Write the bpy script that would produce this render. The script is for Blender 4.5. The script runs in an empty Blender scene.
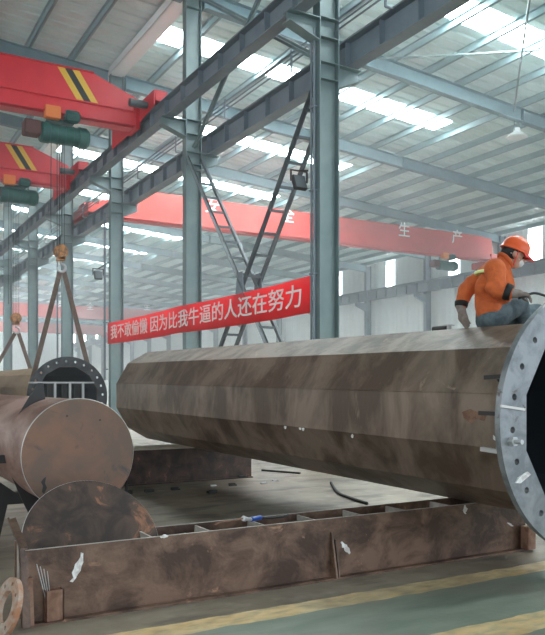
import bpy, bmesh, math, random
from mathutils import Vector, Matrix, Quaternion
PI = math.pi
R = math.radians
rnd = random.Random(7)
scene = bpy.context.scene
COL = scene.collection

# ------------------------------------------------------------------ camera
# world: X runs across the hall, Y runs along the hall, Z up, floor at 0
YAW = math.atan2(.4967, .868)
F, HOR, EYE = 754.0, 385.0, 1.5
cam_d = bpy.data.cameras.new('camera')
cam = bpy.data.objects.new('camera', cam_d)
COL.objects.link(cam)
cam.location = (0, 0, EYE)
cam.rotation_euler = (PI/2, 0, -YAW)
cam_d.sensor_fit = 'HORIZONTAL'
cam_d.sensor_width = 36
cam_d.lens = F/545*36
cam_d.shift_y = (HOR-317.5)/545
cam_d.clip_end = 400
scene.camera = cam

def cw(x, d, z):                       # camera right / depth / height -> world
    return Vector((.868*x+.4967*d, -.4967*x+.868*d, z))
def px(u, v, d):                       # point seen at (u,v) at depth d
    return cw((u-272.5)/F*d, d, EYE+(HOR-v)/F*d)
def fl(u, v):                          # floor point seen at (u,v)
    return px(u, v, F*EYE/(v-HOR))
def pl(u, v, s):                       # point on plane Y = s
    r = (u-272.5)/F
    d = s/(.868-.4967*r)
    return px(u, v, d)
def pp(u, v, p):                       # point on plane X = p
    r = (u-272.5)/F
    d = p/(.4967+.868*r)
    return px(u, v, d)

# ------------------------------------------------------------------ materials
def new_mat(name):
    m = bpy.data.materials.new(name); m.use_nodes = True
    nt = m.node_tree
    return m, nt, nt.nodes['Principled BSDF']
def mat(name, col, rough=.6, metal=0., col2=None, scale=3., stretch=(1, 1, 1), col3=None, scale3=12.,
        amount3=.62, bump=0., bscale=30., coord='Object', detail=6):
    m, nt, b = new_mat(name)
    N, L = nt.nodes, nt.links
    b.inputs['Roughness'].default_value = rough
    b.inputs['Metallic'].default_value = metal
    c = (*col, 1)
    b.inputs['Base Color'].default_value = c
    tc = N.new('ShaderNodeTexCoord'); mp = N.new('ShaderNodeMapping')
    mp.inputs['Scale'].default_value = stretch
    L.new(tc.outputs[coord], mp.inputs['Vector'])
    if col2:
        n = N.new('ShaderNodeTexNoise'); n.inputs['Scale'].default_value = scale
        n.inputs['Detail'].default_value = detail; n.inputs['Distortion'].default_value = .5; n.inputs['Roughness'].default_value = .62
        L.new(mp.outputs[0], n.inputs['Vector'])
        r = N.new('ShaderNodeValToRGB')
        r.color_ramp.elements[0].position = .40; r.color_ramp.elements[0].color = c
        r.color_ramp.elements[1].position = .60; r.color_ramp.elements[1].color = (*col2, 1)
        L.new(n.outputs[0], r.inputs[0])
        out = r.outputs[0]
        if col3:
            n2 = N.new('ShaderNodeTexNoise'); n2.inputs['Scale'].default_value = scale3
            n2.inputs['Detail'].default_value = 8; n2.inputs['Distortion'].default_value = .8
            n2.inputs['Roughness'].default_value = .65
            L.new(mp.outputs[0], n2.inputs['Vector'])
            r2 = N.new('ShaderNodeValToRGB')
            r2.color_ramp.elements[0].position = amount3; r2.color_ramp.elements[0].color = (0, 0, 0, 1)
            r2.color_ramp.elements[1].position = amount3+.08; r2.color_ramp.elements[1].color = (1, 1, 1, 1)
            L.new(n2.outputs[0], r2.inputs[0])
            mx = N.new('ShaderNodeMix'); mx.data_type = 'RGBA'
            L.new(r2.outputs[0], mx.inputs['Factor']); L.new(out, mx.inputs['A'])
            mx.inputs['B'].default_value = (*col3, 1)
            out = mx.outputs['Result']
        L.new(out, b.inputs['Base Color'])
    if bump:
        n = N.new('ShaderNodeTexNoise'); n.inputs['Scale'].default_value = bscale
        n.inputs['Detail'].default_value = 4
        L.new(mp.outputs[0], n.inputs['Vector'])
        bp = N.new('ShaderNodeBump'); bp.inputs['Strength'].default_value = bump
        bp.inputs['Distance'].default_value = .01
        L.new(n.outputs[0], bp.inputs['Height']); L.new(bp.outputs[0], b.inputs['Normal'])
    return m
def emis(name, col, st):
    m, nt, b = new_mat(name)
    b.inputs['Base Color'].default_value = (*col, 1)
    b.inputs['Emission Color'].default_value = (*col, 1)
    b.inputs['Emission Strength'].default_value = st
    return m

M = dict(
    steel=mat('painted_grey_steel', (.145, .20, .205), .5, 0, (.18, .235, .235), 1.5),
    steel_d=mat('dark_blue_grey_steel', (.19, .225, .26), .5, 0, (.22, .26, .29), 1.5),
    dsteel=mat('dark_brace_steel', (.085, .10, .11), .5, 0, (.12, .14, .15), 2),
    rafter=mat('rafter_teal_steel', (.17, .26, .29), .5, 0, (.20, .30, .33), 1.5),
    roof=mat('roof_sheet', (.58, .745, .73), .45, .0, (.66, .80, .785), .6),
    purlin=mat('purlin_steel', (.28, .40, .42), .45, 0),
    wall=mat('white_corrugated_sheet', (.78, .81, .80), .5, 0, (.84, .86, .85), .5),
    red=mat('crane_red', (.74, .025, .042), .35, 0, (.80, .033, .05), 1.2),
    red2=mat('faded_crane_red', (.62, .055, .045), .45, 0, (.68, .075, .06), .8),
    yellow=mat('stripe_yellow', (.85, .52, .05), .5),
    black=mat('black_paint', (.015, .015, .017), .5),
    teal=mat('hoist_green', (.010, .085, .075), .4, 0, (.02, .12, .10), 4),
    orange_box=mat('orange_box', (.85, .22, .04), .5),
    brown_box=mat('brown_cap', (.11, .032, .027), .6),
    pole=mat('mill_scale_pole', (.105, .070, .050), .44, .2, (.25, .185, .14), 2.0, (1.4, 1.0, .45), (.33, .24, .18), 3.6, .64, .3, 18),
    pole2=mat('yellowish_rusty_pole', (.30, .19, .10), .6, .1, (.38, .26, .16), 1.4, (1, .3, 1), (.2, .1, .06), 5, .64),
    pipe=mat('reddish_rusty_pipe', (.19, .092, .070), .55, .1, (.38, .24, .20), 3.0, (1, .35, 1), (.42, .33, .30), 4, .66, .2),
    cap=mat('brown_end_plate', (.22, .11, .068), .55, .1, (.15, .095, .068), 2.6, (1, 1, 1), (.075, .068, .06), 3.4, .60),
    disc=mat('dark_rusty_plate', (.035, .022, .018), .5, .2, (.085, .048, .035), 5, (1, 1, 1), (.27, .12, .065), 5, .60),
    beam=mat('rusty_beam_plate', (.062, .033, .022), .45, .2, (.19, .112, .075), 3.4, (1, 1, 1.2), (.36, .20, .12), 4.5, .62, .3),
    beam_in=mat('beam_inner', (.30, .26, .23), .6, .1, (.42, .37, .33), 6),
    rim=mat('cut_edge_steel', (.55, .52, .49), .4, .4),
    flange=mat('ground_flange_steel', (.17, .18, .19), .42, .4, (.27, .28, .29), 6, (1, 1, 1), (.10, .075, .065), 7, .62),
    flange_d=mat('dark_flange_steel', (.03, .032, .035), .5, .3, (.06, .06, .065), 5),
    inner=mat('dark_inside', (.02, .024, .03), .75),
    chalk=mat('white_chalk', (.85, .85, .83), .9, 0, (.55, .5, .47), 14),
    rust=mat('orange_rust', (.16, .075, .045), .7, 0, (.27, .15, .10), 9),
    sling=mat('sling_webbing', (.13, .08, .06), .8, 0, (.18, .12, .09), 20),
    rope=mat('wire_rope', (.05, .055, .055), .5, .5),
    hookm=mat('ochre_hook_block', (.62, .26, .07), .6, 0, (.2, .1, .05), 12),
    grey=mat('bare_light_steel', (.50, .50, .50), .4, .4),
    dark=mat('dark_steel', (.045, .043, .042), .55, .4),
    banner=mat('banner_red_cloth', (.92, .06, .075), .7, 0, (.95, .08, .09), 3),
    white=mat('white_lettering', (.9, .88, .86), .6),
    rubber=mat('black_rubber', (.02, .02, .02), .6),
    blue=mat('blue_plastic', (.02, .07, .3), .4),
    cloth_o=mat('orange_workwear', (.62, .13, .03), .85, 0, (.50, .10, .025), 12, bump=1., bscale=16),
    cloth_g=mat('grey_blue_trousers', (.06, .085, .095), .85, 0, (.12, .15, .165), 9, bump=.9, bscale=16),
    glove=mat('grey_brown_glove', (.22, .17, .145), .9, 0, (.28, .23, .20), 20),
    helmet=mat('orange_helmet', (.72, .10, .025), .3),
    visor=mat('red_helmet_peak', (.75, .035, .03), .3),
    skin=mat('skin', (.48, .25, .17), .6),
    hair=mat('black_hair', (.012, .011, .01), .7),
    reflect=mat('reflective_tape', (.78, .85, .35), .4),
    mask=mat('grey_white_mask', (.6, .6, .58), .8),
    concrete=mat('pale_timber', (.40, .33, .26), .8, 0, (.5, .42, .33), 5),
    lamp=mat('lamp_aluminium', (.75, .78, .78), .35, .3),
    ringm=mat('pale_rusty_ring', (.42, .34, .28), .6, .1, (.36, .16, .08), 9),
    flame=mat('drum_grey', (.12, .14, .15), .5, .2),
)

def floor_mat():
    m, nt, b = new_mat('workshop_floor')
    N, L = nt.nodes, nt.links
    tc = N.new('ShaderNodeTexCoord'); sp = N.new('ShaderNodeSeparateXYZ')
    L.new(tc.outputs['Object'], sp.inputs[0])
    def noise(scale, detail=6, stretch=(1, 1, 1)):
        mp = N.new('ShaderNodeMapping'); mp.inputs['Scale'].default_value = stretch
        L.new(tc.outputs['Object'], mp.inputs[0])
        n = N.new('ShaderNodeTexNoise'); n.inputs['Scale'].default_value = scale; n.inputs['Detail'].default_value = detail
        L.new(mp.outputs[0], n.inputs['Vector']); return n.outputs[0]
    def ramp(src, p0, c0, p1, c1):
        r = N.new('ShaderNodeValToRGB')
        r.color_ramp.elements[0].position = p0; r.color_ramp.elements[0].color = (*c0, 1)
        r.color_ramp.elements[1].position = p1; r.color_ramp.elements[1].color = (*c1, 1)
        L.new(src, r.inputs[0]); return r.outputs[0]
    def math_(op, a, c):
        n = N.new('ShaderNodeMath'); n.operation = op
        for i, v in enumerate((a, c)):
            if isinstance(v, (int, float)): n.inputs[i].default_value = v
            else: L.new(v, n.inputs[i])
        return n.outputs[0]
    def mix(f, a, c):
        n = N.new('ShaderNodeMix'); n.data_type = 'RGBA'
        L.new(f, n.inputs['Factor'])
        for k, v in (('A', a), ('B', c)):
            if isinstance(v, tuple): n.inputs[k].default_value = (*v, 1)
            else: L.new(v, n.inputs[k])
        return n.outputs['Result']
    wob = math_('MULTIPLY', math_('SUBTRACT', noise(4), .5), .07)
    y = math_('ADD', sp.outputs[1], wob)
    def band(lo, hi):
        return math_('MULTIPLY', math_('GREATER_THAN', y, lo), math_('LESS_THAN', y, hi))
    base = ramp(noise(.9, 8), .35, (.135, .10, .072), .66, (.31, .25, .19))
    base = mix(ramp(noise(5, 8), .5, (0, 0, 0), .75, (.5, .5, .5)), base, (.38, .33, .27))
    base = mix(ramp(noise(2.1, 10, (.6, 1.6, 1)), .52, (0, 0, 0), .64, (.75, .75, .75)), base, (.065, .05, .04))
    green = ramp(noise(2.2, 8, (1, 3, 1)), .35, (.155, .185, .145), .7, (.23, .25, .20))
    ycol = ramp(noise(3.5, 8), .35, (.62, .40, .17), .62, (.74, .55, .30))
    wear = ramp(noise(7, 8, (1, 2, 1)), .40, (1, 1, 1), .70, (.45, .45, .45))
    c = mix(math_('LESS_THAN', y, 4.24), base, green)
    c = mix(math_('MULTIPLY', band(4.20, 4.42), wear), c, ycol)
    c = mix(math_('MULTIPLY', band(3.20, 3.46), wear), c, ycol)
    # dust drifted over the green paint
    c = mix(math_('MULTIPLY', ramp(noise(1.3, 8), .5, (0, 0, 0), .7, (.7, .7, .7)), .8), c, (.22, .185, .15))
    L.new(c, b.inputs['Base Color'])
    b.inputs['Roughness'].default_value = .5
    bp = N.new('ShaderNodeBump'); bp.inputs['Strength'].default_value = .25; bp.inputs['Distance'].default_value = .01
    L.new(noise(25), bp.inputs['Height']); L.new(bp.outputs[0], b.inputs['Normal'])
    return m
M['floor'] = floor_mat()

def translucent(m, f):
    nt = m.node_tree; b = nt.nodes['Principled BSDF']; o = nt.nodes['Material Output']
    t = nt.nodes.new('ShaderNodeBsdfTranslucent'); t.inputs[0].default_value = (1, .09, .10, 1)
    mx = nt.nodes.new('ShaderNodeMixShader'); mx.inputs[0].default_value = f
    nt.links.new(b.outputs[0], mx.inputs[1]); nt.links.new(t.outputs[0], mx.inputs[2]); nt.links.new(mx.outputs[0], o.inputs['Surface'])
translucent(M['banner'], .5)
# ------------------------------------------------------------------ mesh builder
class MB:
    def __init__(s): s.v = []; s.f = []; s.m = []; s.mi = 0
    def add(s, vs, fs):
        o = len(s.v); s.v += [tuple(v) for v in vs]
        s.f += [tuple(i+o for i in f) for f in fs]; s.m += [s.mi]*len(fs)
        return s
    def box(s, x0, x1, y0, y1, z0, z1):
        vs = [(x, y, z) for z in (z0, z1) for y in (y0, y1) for x in (x0, x1)]
        return s.add(vs, [(0, 2, 3, 1), (4, 5, 7, 6), (0, 1, 5, 4), (2, 6, 7, 3), (0, 4, 6, 2), (1, 3, 7, 5)])
    def bar(s, a, b, w, h, up=(0, 0, 1)):
        a, b = Vector(a), Vector(b); d = (b-a).normalized()
        u = Vector(up)
        if abs(d.dot(u)) > .98: u = Vector((1, 0, 0))
        x = d.cross(u).normalized(); z = x.cross(d).normalized()
        vs = []
        for p in (a, b):
            for i, j in ((-1, -1), (1, -1), (1, 1), (-1, 1)): vs.append(p+x*(i*w/2)+z*(j*h/2))
        return s.add(vs, [(0, 1, 2, 3), (7, 6, 5, 4), (0, 4, 5, 1), (1, 5, 6, 2), (2, 6, 7, 3), (3, 7, 4, 0)])
    def tube(s, pts, r, n=10, closed=False, cap=True):
        pts = [Vector(p) for p in pts]; k = len(pts)
        rs = r if isinstance(r, (list, tuple)) else [r]*k
        rings = []; prev = None
        for i, p in enumerate(pts):
            if closed: t = (pts[(i+1) % k]-pts[i-1]).normalized()
            else: t = (pts[min(i+1, k-1)]-pts[max(i-1, 0)]).normalized()
            if prev is None:
                ref = Vector((0, 0, 1)) if abs(t.z) < .9 else Vector((1, 0, 0))
                x = t.cross(ref).normalized()
            else:
                x = (prev-t*prev.dot(t)).normalized()
            prev = x; y = t.cross(x)
            rings.append([p+(x*math.cos(2*PI*j/n)+y*math.sin(2*PI*j/n))*rs[i] for j in range(n)])
        vs = [v for r_ in rings for v in r_]; fs = []
        for i in range(k if closed else k-1):
            a, b = i*n, ((i+1) % k)*n
            for j in range(n): fs.append((a+j, a+(j+1) % n, b+(j+1) % n, b+j))
        if cap and not closed:
            fs.append(tuple(range(n-1, -1, -1))); fs.append(tuple((k-1)*n+j for j in range(n)))
        return s.add(vs, fs)
    def prism(s, pts, d):                # polygon (3D points) thickened by vector d
        k = len(pts); d = Vector(d)
        vs = [Vector(p) for p in pts]+[Vector(p)+d for p in pts]
        fs = [tuple(range(k-1, -1, -1)), tuple(range(k, 2*k))]
        for i in range(k): fs.append((i, (i+1) % k, k+(i+1) % k, k+i))
        return s.add(vs, fs)
    def lathe(s, prof, c, ax='Z', n=24):  # prof [(r,h)]
        vs = []; fs = []
        c = Vector(c)
        for r, h in prof:
            for j in range(n):
                a = 2*PI*j/n; x, y = r*math.cos(a), r*math.sin(a)
                vs.append(c+Vector({'Z': (x, y, h), 'Y': (x, h, y), 'X': (h, x, y)}[ax]))
        for i in range(len(prof)-1):
            for j in range(n):
                fs.append((i*n+j, i*n+(j+1) % n, (i+1)*n+(j+1) % n, (i+1)*n+j))
        fs.append(tuple(range(n))); fs.append(tuple((len(prof)-1)*n+j for j in range(n)))
        return s.add(vs, fs)
    def sphere(s, c, r, n=16, m=10, sq=(1, 1, 1)):
        c = Vector(c); vs = []; fs = []
        for i in range(m+1):
            t = PI*i/m
            for j in range(n):
                a = 2*PI*j/n
                vs.append(c+Vector((math.sin(t)*math.cos(a)*sq[0], math.sin(t)*math.sin(a)*sq[1], math.cos(t)*sq[2]))*r)
        for i in range(m):
            for j in range(n): fs.append((i*n+j, (i+1)*n+j, (i+1)*n+(j+1) % n, i*n+(j+1) % n))
        return s.add(vs, fs)
    def capsule(s, a, b, r0, r1, n=14):
        a, b = Vector(a), Vector(b); L_ = (b-a).length; t = (b-a).normalized() if L_ > 1e-6 else Vector((0, 0, 1))
        pts = []; rs = []
        for k in range(5):
            q = PI/2*k/4.5; pts.append(a-t*r0*math.cos(q)); rs.append(max(r0*math.sin(q), 1e-3))
        pts.append(a); rs.append(r0); pts.append(b); rs.append(r1)
        for k in range(4, -1, -1):
            q = PI/2*k/4.5; pts.append(b+t*r1*math.cos(q)); rs.append(max(r1*math.sin(q), 1e-3))
        return s.tube(pts, rs, n)
    def build(s, name, mats, parent=None, origin=None, bevel=0., smooth=False, remesh=0.):
        me = bpy.data.meshes.new(name)
        org = Vector(origin) if origin is not None else (parent.matrix_basis.translation if parent is not None and not parent.get('_rel') else Vector((0, 0, 0)))
        me.from_pydata([tuple(Vector(v)-org) for v in s.v], [], s.f)
        if not isinstance(mats, (list, tuple)): mats = [mats]
        for m in mats: me.materials.append(m)
        if len(mats) > 1: me.polygons.foreach_set('material_index', s.m)
        me.update()
        bm = bmesh.new(); bm.from_mesh(me)
        bmesh.ops.remove_doubles(bm, verts=bm.verts, dist=1e-5)
        bmesh.ops.dissolve_degenerate(bm, dist=1e-6, edges=bm.edges)
        bmesh.ops.recalc_face_normals(bm, faces=bm.faces)
        if bevel:
            bmesh.ops.bevel(bm, geom=[e for e in bm.edges if len(e.link_faces) == 2 and e.calc_face_angle(0) > .5],
                            offset=bevel, segments=2, affect='EDGES', clamp_overlap=True)
        bm.to_mesh(me); bm.free()
        o = bpy.data.objects.new(name, me); COL.objects.link(o)
        if parent is not None:
            o.parent = parent
            if parent.get('_rel') is None and parent.type == 'MESH': pass
        else: o.location = org
        if remesh:
            rm = o.modifiers.new('r', 'REMESH'); rm.mode = 'VOXEL'; rm.voxel_size = remesh
            sm = o.modifiers.new('s', 'SMOOTH'); sm.factor = .6; sm.iterations = 4
            dg = bpy.context.evaluated_depsgraph_get()
            me2 = bpy.data.meshes.new_from_object(o.evaluated_get(dg))
            o.modifiers.clear(); o.data = me2; smooth = True
        if smooth:
            for p in o.data.polygons: p.use_smooth = True
        return o

def tag(o, label=None, cat=None, group=None, kind=None):
    if label: o['label'] = label
    if cat: o['category'] = cat
    if group: o['group'] = group
    if kind: o['kind'] = kind
    return o
def thing(name, label, cat, loc=(0, 0, 0), group=None):
    o = bpy.data.objects.new(name, None); COL.objects.link(o); o.location = loc
    o.empty_display_size = .1
    return tag(o, label, cat, group)
def part(mb, name, m, parent, root, **k):       # vertices in world space, root is the (unrotated) thing
    return mb.build(name, m, parent, origin=root.location, **k)
def single(mb, name, m, label, cat, origin=(0, 0, 0), group=None, **k):
    return tag(mb.build(name, m, None, origin=origin, **k), label, cat, group)
def smooth_by_angle(o, ang=R(35)):
    me = o.data
    for p in me.polygons: p.use_smooth = True
    bm = bmesh.new(); bm.from_mesh(me)
    for e in bm.edges:
        if len(e.link_faces) == 2 and e.calc_face_angle(0) > ang: e.smooth = False
    bm.to_mesh(me); bm.free()
def cr(pts, n=8):                      # smooth curve through points
    pts = [Vector(p) for p in pts]; out = []
    for i in range(len(pts)-1):
        p0, p1, p2, p3 = pts[max(i-1, 0)], pts[i], pts[i+1], pts[min(i+2, len(pts)-1)]
        for k in range(n):
            t = k/n
            out.append(.5*((2*p1)+(p2-p0)*t+(2*p0-5*p1+4*p2-p3)*t*t+(3*p1-p0-3*p2+p3)*t**3))
    out.append(pts[-1]); return out
def copy_tree(o, parent=None):
    c = o.copy(); COL.objects.link(c)
    if parent is not None: c.parent = parent
    for ch in list(o.children): copy_tree(ch, c)
    return c
ORD = ['first', 'second', 'third', 'fourth', 'fifth', 'sixth', 'seventh', 'eighth', 'ninth', 'tenth', 'eleventh',
       'twelfth', 'thirteenth', 'fourteenth', 'fifteenth', 'sixteenth', 'seventeenth', 'eighteenth', 'nineteenth', 'twentieth']

# ------------------------------------------------------------------ shell
K = .078
P_L, P_R, S_B, S_F = -15.0, 31.6, -9.0, 119.5
S0, BAY = 11.36, 6.0
def zr(p): return 11.42-K*(p-7.62)      # top of rafters = underside of purlins
def frame_s(i): return S0+BAY*i

mb = MB(); mb.box(P_L, P_R, S_B, S_F, -.2, 0)
tag(mb.build('floor', M['floor']), kind='structure')

def corrugated(f, t0, t1, pitch, depth):
    """profile points along t: f(t, h) -> two ends"""
    n = int((t1-t0)/pitch); vs = []; fs = []
    prof = []
    for i in range(n):
        t = t0+i*pitch
        prof += [(t, 0), (t+pitch*.68, 0), (t+pitch*.76, depth), (t+pitch*.92, depth)]
    prof.append((t0+n*pitch, 0))
    for t, h in prof:
        a, b = f(t, h); vs += [a, b]
    for i in range(len(prof)-1): fs.append((2*i, 2*i+1, 2*i+3, 2*i+2))
    return vs, fs
mb = MB()
vs, fs = corrugated(lambda t, h: ((P_L, t, zr(P_L)+.22+h), (P_R, t, zr(P_R)+.22+h)), S_B, S_F, .42, .045)
mb.add(vs, fs)
ceiling = tag(mb.build('ceiling', M['roof']), kind='structure')
ceiling.data.materials[0] = M['roof']
NP = 36
for i in range(NP):
    p = P_L+.4+i*1.3
    if p > P_R-.15: break
    mb = MB(); z = zr(p)
    mb.box(p-.008, p+.008, S_B+.05, S_F-.05, z+.005, z+.2)
    mb.box(p-.008, p+.065, S_B+.05, S_F-.05, z+.005, z+.022)
    mb.box(p-.065, p+.008, S_B+.05, S_F-.05, z+.188, z+.203)
    mb.build('purlin', M['purlin'], ceiling)
SKY = emis('daylight_panel', (.88, .98, 1.0), 13.0)
for i in range(-2, 18):
    s = frame_s(i)+3.05
    mb = MB()
    a, b = 8.0, 18.7
    mb.add([(a, s-.47, zr(a)+.212), (b, s-.47, zr(b)+.212), (b, s+.47, zr(b)+.212), (a, s+.47, zr(a)+.212),
            (a, s-.47, zr(a)+.218), (b, s-.47, zr(b)+.218), (b, s+.47, zr(b)+.218), (a, s+.47, zr(a)+.218)],
           [(0, 1, 2, 3), (7, 6, 5, 4), (0, 4, 5, 1), (1, 5, 6, 2), (2, 6, 7, 3), (3, 7, 4, 0)])
    o = mb.build('skylight', SKY, ceiling); o['label'] = 'white translucent skylight strip running down the roof slope'

# right wall (corrugated, vertical ribs) with a window high in each bay
WZ0, WZ1, WW = 7.75, 9.45, .8
def wall_strip(name, s0, s1, z0f, z1f, parent=None):
    pass
mb = MB()
vs, fs = corrugated(lambda t, h: ((P_R+h, t, 0), (P_R+h, t, WZ0)), S_B, S_F, .36, .03); mb.add(vs, fs)
prev = S_B
wins = [frame_s(i)+4.2 for i in range(-3, 18)]
for w in wins+[None]:
    e = S_F if w is None else w-WW/2
    vs, fs = corrugated(lambda t, h: ((P_R+h, t, WZ0), (P_R+h, t, zr(P_R)+.22)), prev, e, .36, .03); mb.add(vs, fs)
    if w is not None: prev = w+WW/2
for z in (2.2, 4.4, 6.6):               # girts inside the sheeting
    mb.box(P_R-.06, P_R-.02, S_B, S_F, z, z+.12)
tag(mb.build('wall_right', M['wall']), kind='structure')
WIN = emis('daylight_window', (.92, .98, 1.0), 5)
for k, w in enumerate(wins):
    mb = MB(); mb.box(P_R+.0, P_R+.03, w-WW/2, w+WW/2, WZ0, min(WZ1, zr(P_R)+.2))
    o = tag(mb.build('window_%d' % (k+1), WIN), kind='structure')
    mb = MB()
    for z in (WZ0+.55, WZ0+1.1): mb.box(P_R-.02, P_R, w-WW/2, w+WW/2, z-.02, z+.02)
    for y in (w-WW/2, w+WW/2): mb.box(P_R-.03, P_R+.0, y-.03, y+.03, WZ0, WZ1)
    mb.build('window_frame', M['wall'], o)
mb = MB()
vs, fs = corrugated(lambda t, h: ((t, S_F+h, 0), (t, S_F+h, zr(t)+.22)), P_L, P_R, .36, .03); mb.add(vs, fs)
tag(mb.build('wall_far', M['wall']), kind='structure')
mb = MB()
vs, fs = corrugated(lambda t, h: ((P_L-h, t, 0), (P_L-h, t, 6.0)), S_B, S_F, .36, .03); mb.add(vs, fs)
vs, fs = corrugated(lambda t, h: ((P_L-h, t, 8.0), (P_L-h, t, zr(P_L)+.22)), S_B, S_F, .36, .03); mb.add(vs, fs)
tag(mb.build('wall_left', M['wall']), kind='structure')
mb = MB(); mb.box(P_L-.03, P_L, S_B, S_F, 6, 8)  # glowing strip added in the unseen left wall as fill light
tag(mb.build('window_40', emis('fill_light_band', (.88, .97, 1.0), 2.2)), kind='structure')
# wall behind the camera: unseen, its wide opening added to let fill daylight in
mb = MB()
for a, b, z in ((P_L, -10, 0), (25, P_R, 0), (-10, 25, 7.5)):
    mb.add([(a, S_B, z), (b, S_B, z), (b, S_B, zr(b)+.22), (a, S_B, zr(a)+.22)], [(0, 1, 2, 3)])
tag(mb.build('wall_near', M['wall']), kind='structure')

# ------------------------------------------------------------------ rafters
def ibeam_x(mb, p0, p1, s, ztop, h, w=.22, t=.016, stiff=None):
    """I section running across the hall; ztop is a function of p"""
    for (y0, y1, a, b) in ((s-w/2, s+w/2, 0, t), (s-w/2, s+w/2, h-t, h), (s-t/2, s+t/2, 0, h)):
        vs = []
        for p in (p0, p1):
            zt = ztop(p)
            for y, z in ((y0, zt-a), (y1, zt-a), (y1, zt-b), (y0, zt-b)): vs.append((p, y, z))
        mb.add(vs, [(0, 1, 2, 3), (7, 6, 5, 4), (0, 4, 5, 1), (1, 5, 6, 2), (2, 6, 7, 3), (3, 7, 4, 0)])
for i in range(-2, 18):
    s = frame_s(i); root = thing('roof_rafter', None, None, (7.62, s, zr(7.62)))
    mb = MB()
    ibeam_x(mb, P_L+.1, 7.35, s, zr, .42)
    ibeam_x(mb, 7.9, 31.0, s, zr, .42)
    part(mb, 'girder', M['rafter'], root, root)
    for p in (7.92, 19.3):
        mb = MB(); mb.box(p-.015, p+.015, s-.13, s+.13, zr(p)-.46, zr(p)-.01)
        part(mb, 'joint_plate', M['rafter'], root, root)
    where = 'passing above the nearest visible column' if i == 0 else \
        ('the lamp hangs from, crossing the upper right' if i == 1 else
         ('just out of view ahead of the nearest column' if i < 0 else
          '%s one behind the rafter with the pendant lamp' % ORD[i-2]))
    tag(root, 'blue-grey steel roof rafter, %s' % where, 'rafter', 'sloping rafters under the roof sheets')

# gutter beam on the column line
mb = MB()
mb.box(7.40, 7.84, S_B+.1, S_F-.1, zr(7.62)-.06, zr(7.62)-.02)
mb.box(7.38, 7.42, S_B+.1, S_F-.1, zr(7.62)-.06, zr(7.62)+.16)
mb.box(7.82, 7.86, S_B+.1, S_F-.1, zr(7.62)-.06, zr(7.62)+.14)
single(mb, 'roof_gutter', M['wall'], 'long pale valley gutter running above the heads of the column row', 'gutter', (7.62, 0, zr(7.62)))

# ------------------------------------------------------------------ columns
PC = 7.62
CT = zr(PC)-.07
def col_label(i):
    return {-1: 'grey steel column nearest the camera, just beyond the right edge of view',
            0: 'tall grey steel column at the right end of the red banner',
            1: 'grey steel column behind the middle of the banner, second from the right',
            2: 'grey steel column at the left end of the red banner',
            3: 'grey steel column just behind the big crane hook and slings',
            4: 'grey steel column at the left beside the smaller hanging hook',
            5: 'farthest visible grey steel column at the left edge',
            6: 'grey steel column just beyond the left edge of view'}[i]
NEAR_P, NEAR_TOP, NEAR_H = 6.98, 8.49, .42
MID_P, MID_TOP, MID_H = 8.12, 7.78, .48
for i in range(-1, 7):
    s = frame_s(i); root = thing('steel_column', col_label(i), 'column', (PC, s, 0), 'row of columns between the two bays')
    for sg in (-1, 1):
        mb = MB(); x = PC+sg*.2
        mb.box(x-.009, x+.009, s-.115, s+.115, .03, CT)
        part(mb, 'flange', M['steel'], root, root)
    mb = MB(); mb.box(PC-.191, PC+.191, s-.006, s+.006, .03, CT)
    for z in (7.0, 7.3, 7.75, 8.1, 10.9):
        mb.box(PC-.191, PC+.191, s-.11, s+.11, z-.008, z+.008)
    part(mb, 'web', M['steel'], root, root)
    mb = MB(); mb.box(PC-.32, PC+.32, s-.25, s+.25, 0, .03)
    for a in (-.27, .27):
        for b in (-.2, .2): mb.lathe([(.02, .03), (.02, .07), (.012, .07), (.012, .11)], (PC+a, s+b, 0), 'Z', 8)
    part(mb, 'base_plate', M['steel_d'], root, root)
    # cantilever brackets carrying the runway beams
    for nm, sg, zt, far in (('bracket', -1, NEAR_TOP-NEAR_H, NEAR_P-.2), ('bracket', 1, MID_TOP-MID_H, MID_P+.2)):
        x0 = PC+sg*.209; mb = MB()
        mb.prism([(x0, s-.006, zt-.02), (far, s-.006, zt-.02), (far, s-.006, zt-.18), (x0, s-.006, zt-.40)], (0, .012, 0))
        a, b = min(x0, far), max(x0, far)
        mb.box(a, b, s-.12, s+.12, zt-.02, zt-.002)
        mb.prism([(x0, s-.12, zt-.40), (far, s-.12, zt-.18), (far, s-.12, zt-.20), (x0, s-.12, zt-.42)], (0, .24, 0))
        part(mb, nm, M['steel'], root, root)
# columns of the side wall
n = 0
for i in range(0, 18):
    s = frame_s(i); x = 31.15; top = zr(31.0)-.02
    root = thing('wall_column', None, 'column', (x, s, 0), 'columns along the side wall')
    mb = MB(); mb.box(x-.2, x-.18, s-.12, s+.12, 0, top); mb.box(x+.18, x+.2, s-.12, s+.12, 0, top)
    mb.box(x-.18, x+.18, s-.008, s+.008, 0, top)
    part(mb, 'shaft', M['steel_d'], root, root)
    mb = MB(); mb.prism([(x-.2, s-.1, 7.05), (x-1.0, s-.1, 7.05), (x-1.0, s-.1, 6.85), (x-.2, s-.1, 6.5)], (0, .2, 0))
    part(mb, 'bracket', M['steel_d'], root, root)
    root['label'] = ('blue-grey column on the side wall, out of view behind the worker' if i < 3 else
                     'blue-grey column on the white side wall, %s from the right' % ORD[i-3])
    if i < 3: root['label'] = 'blue-grey column on the side wall beyond the right edge, %s from the near end' % ORD[i]

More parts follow.
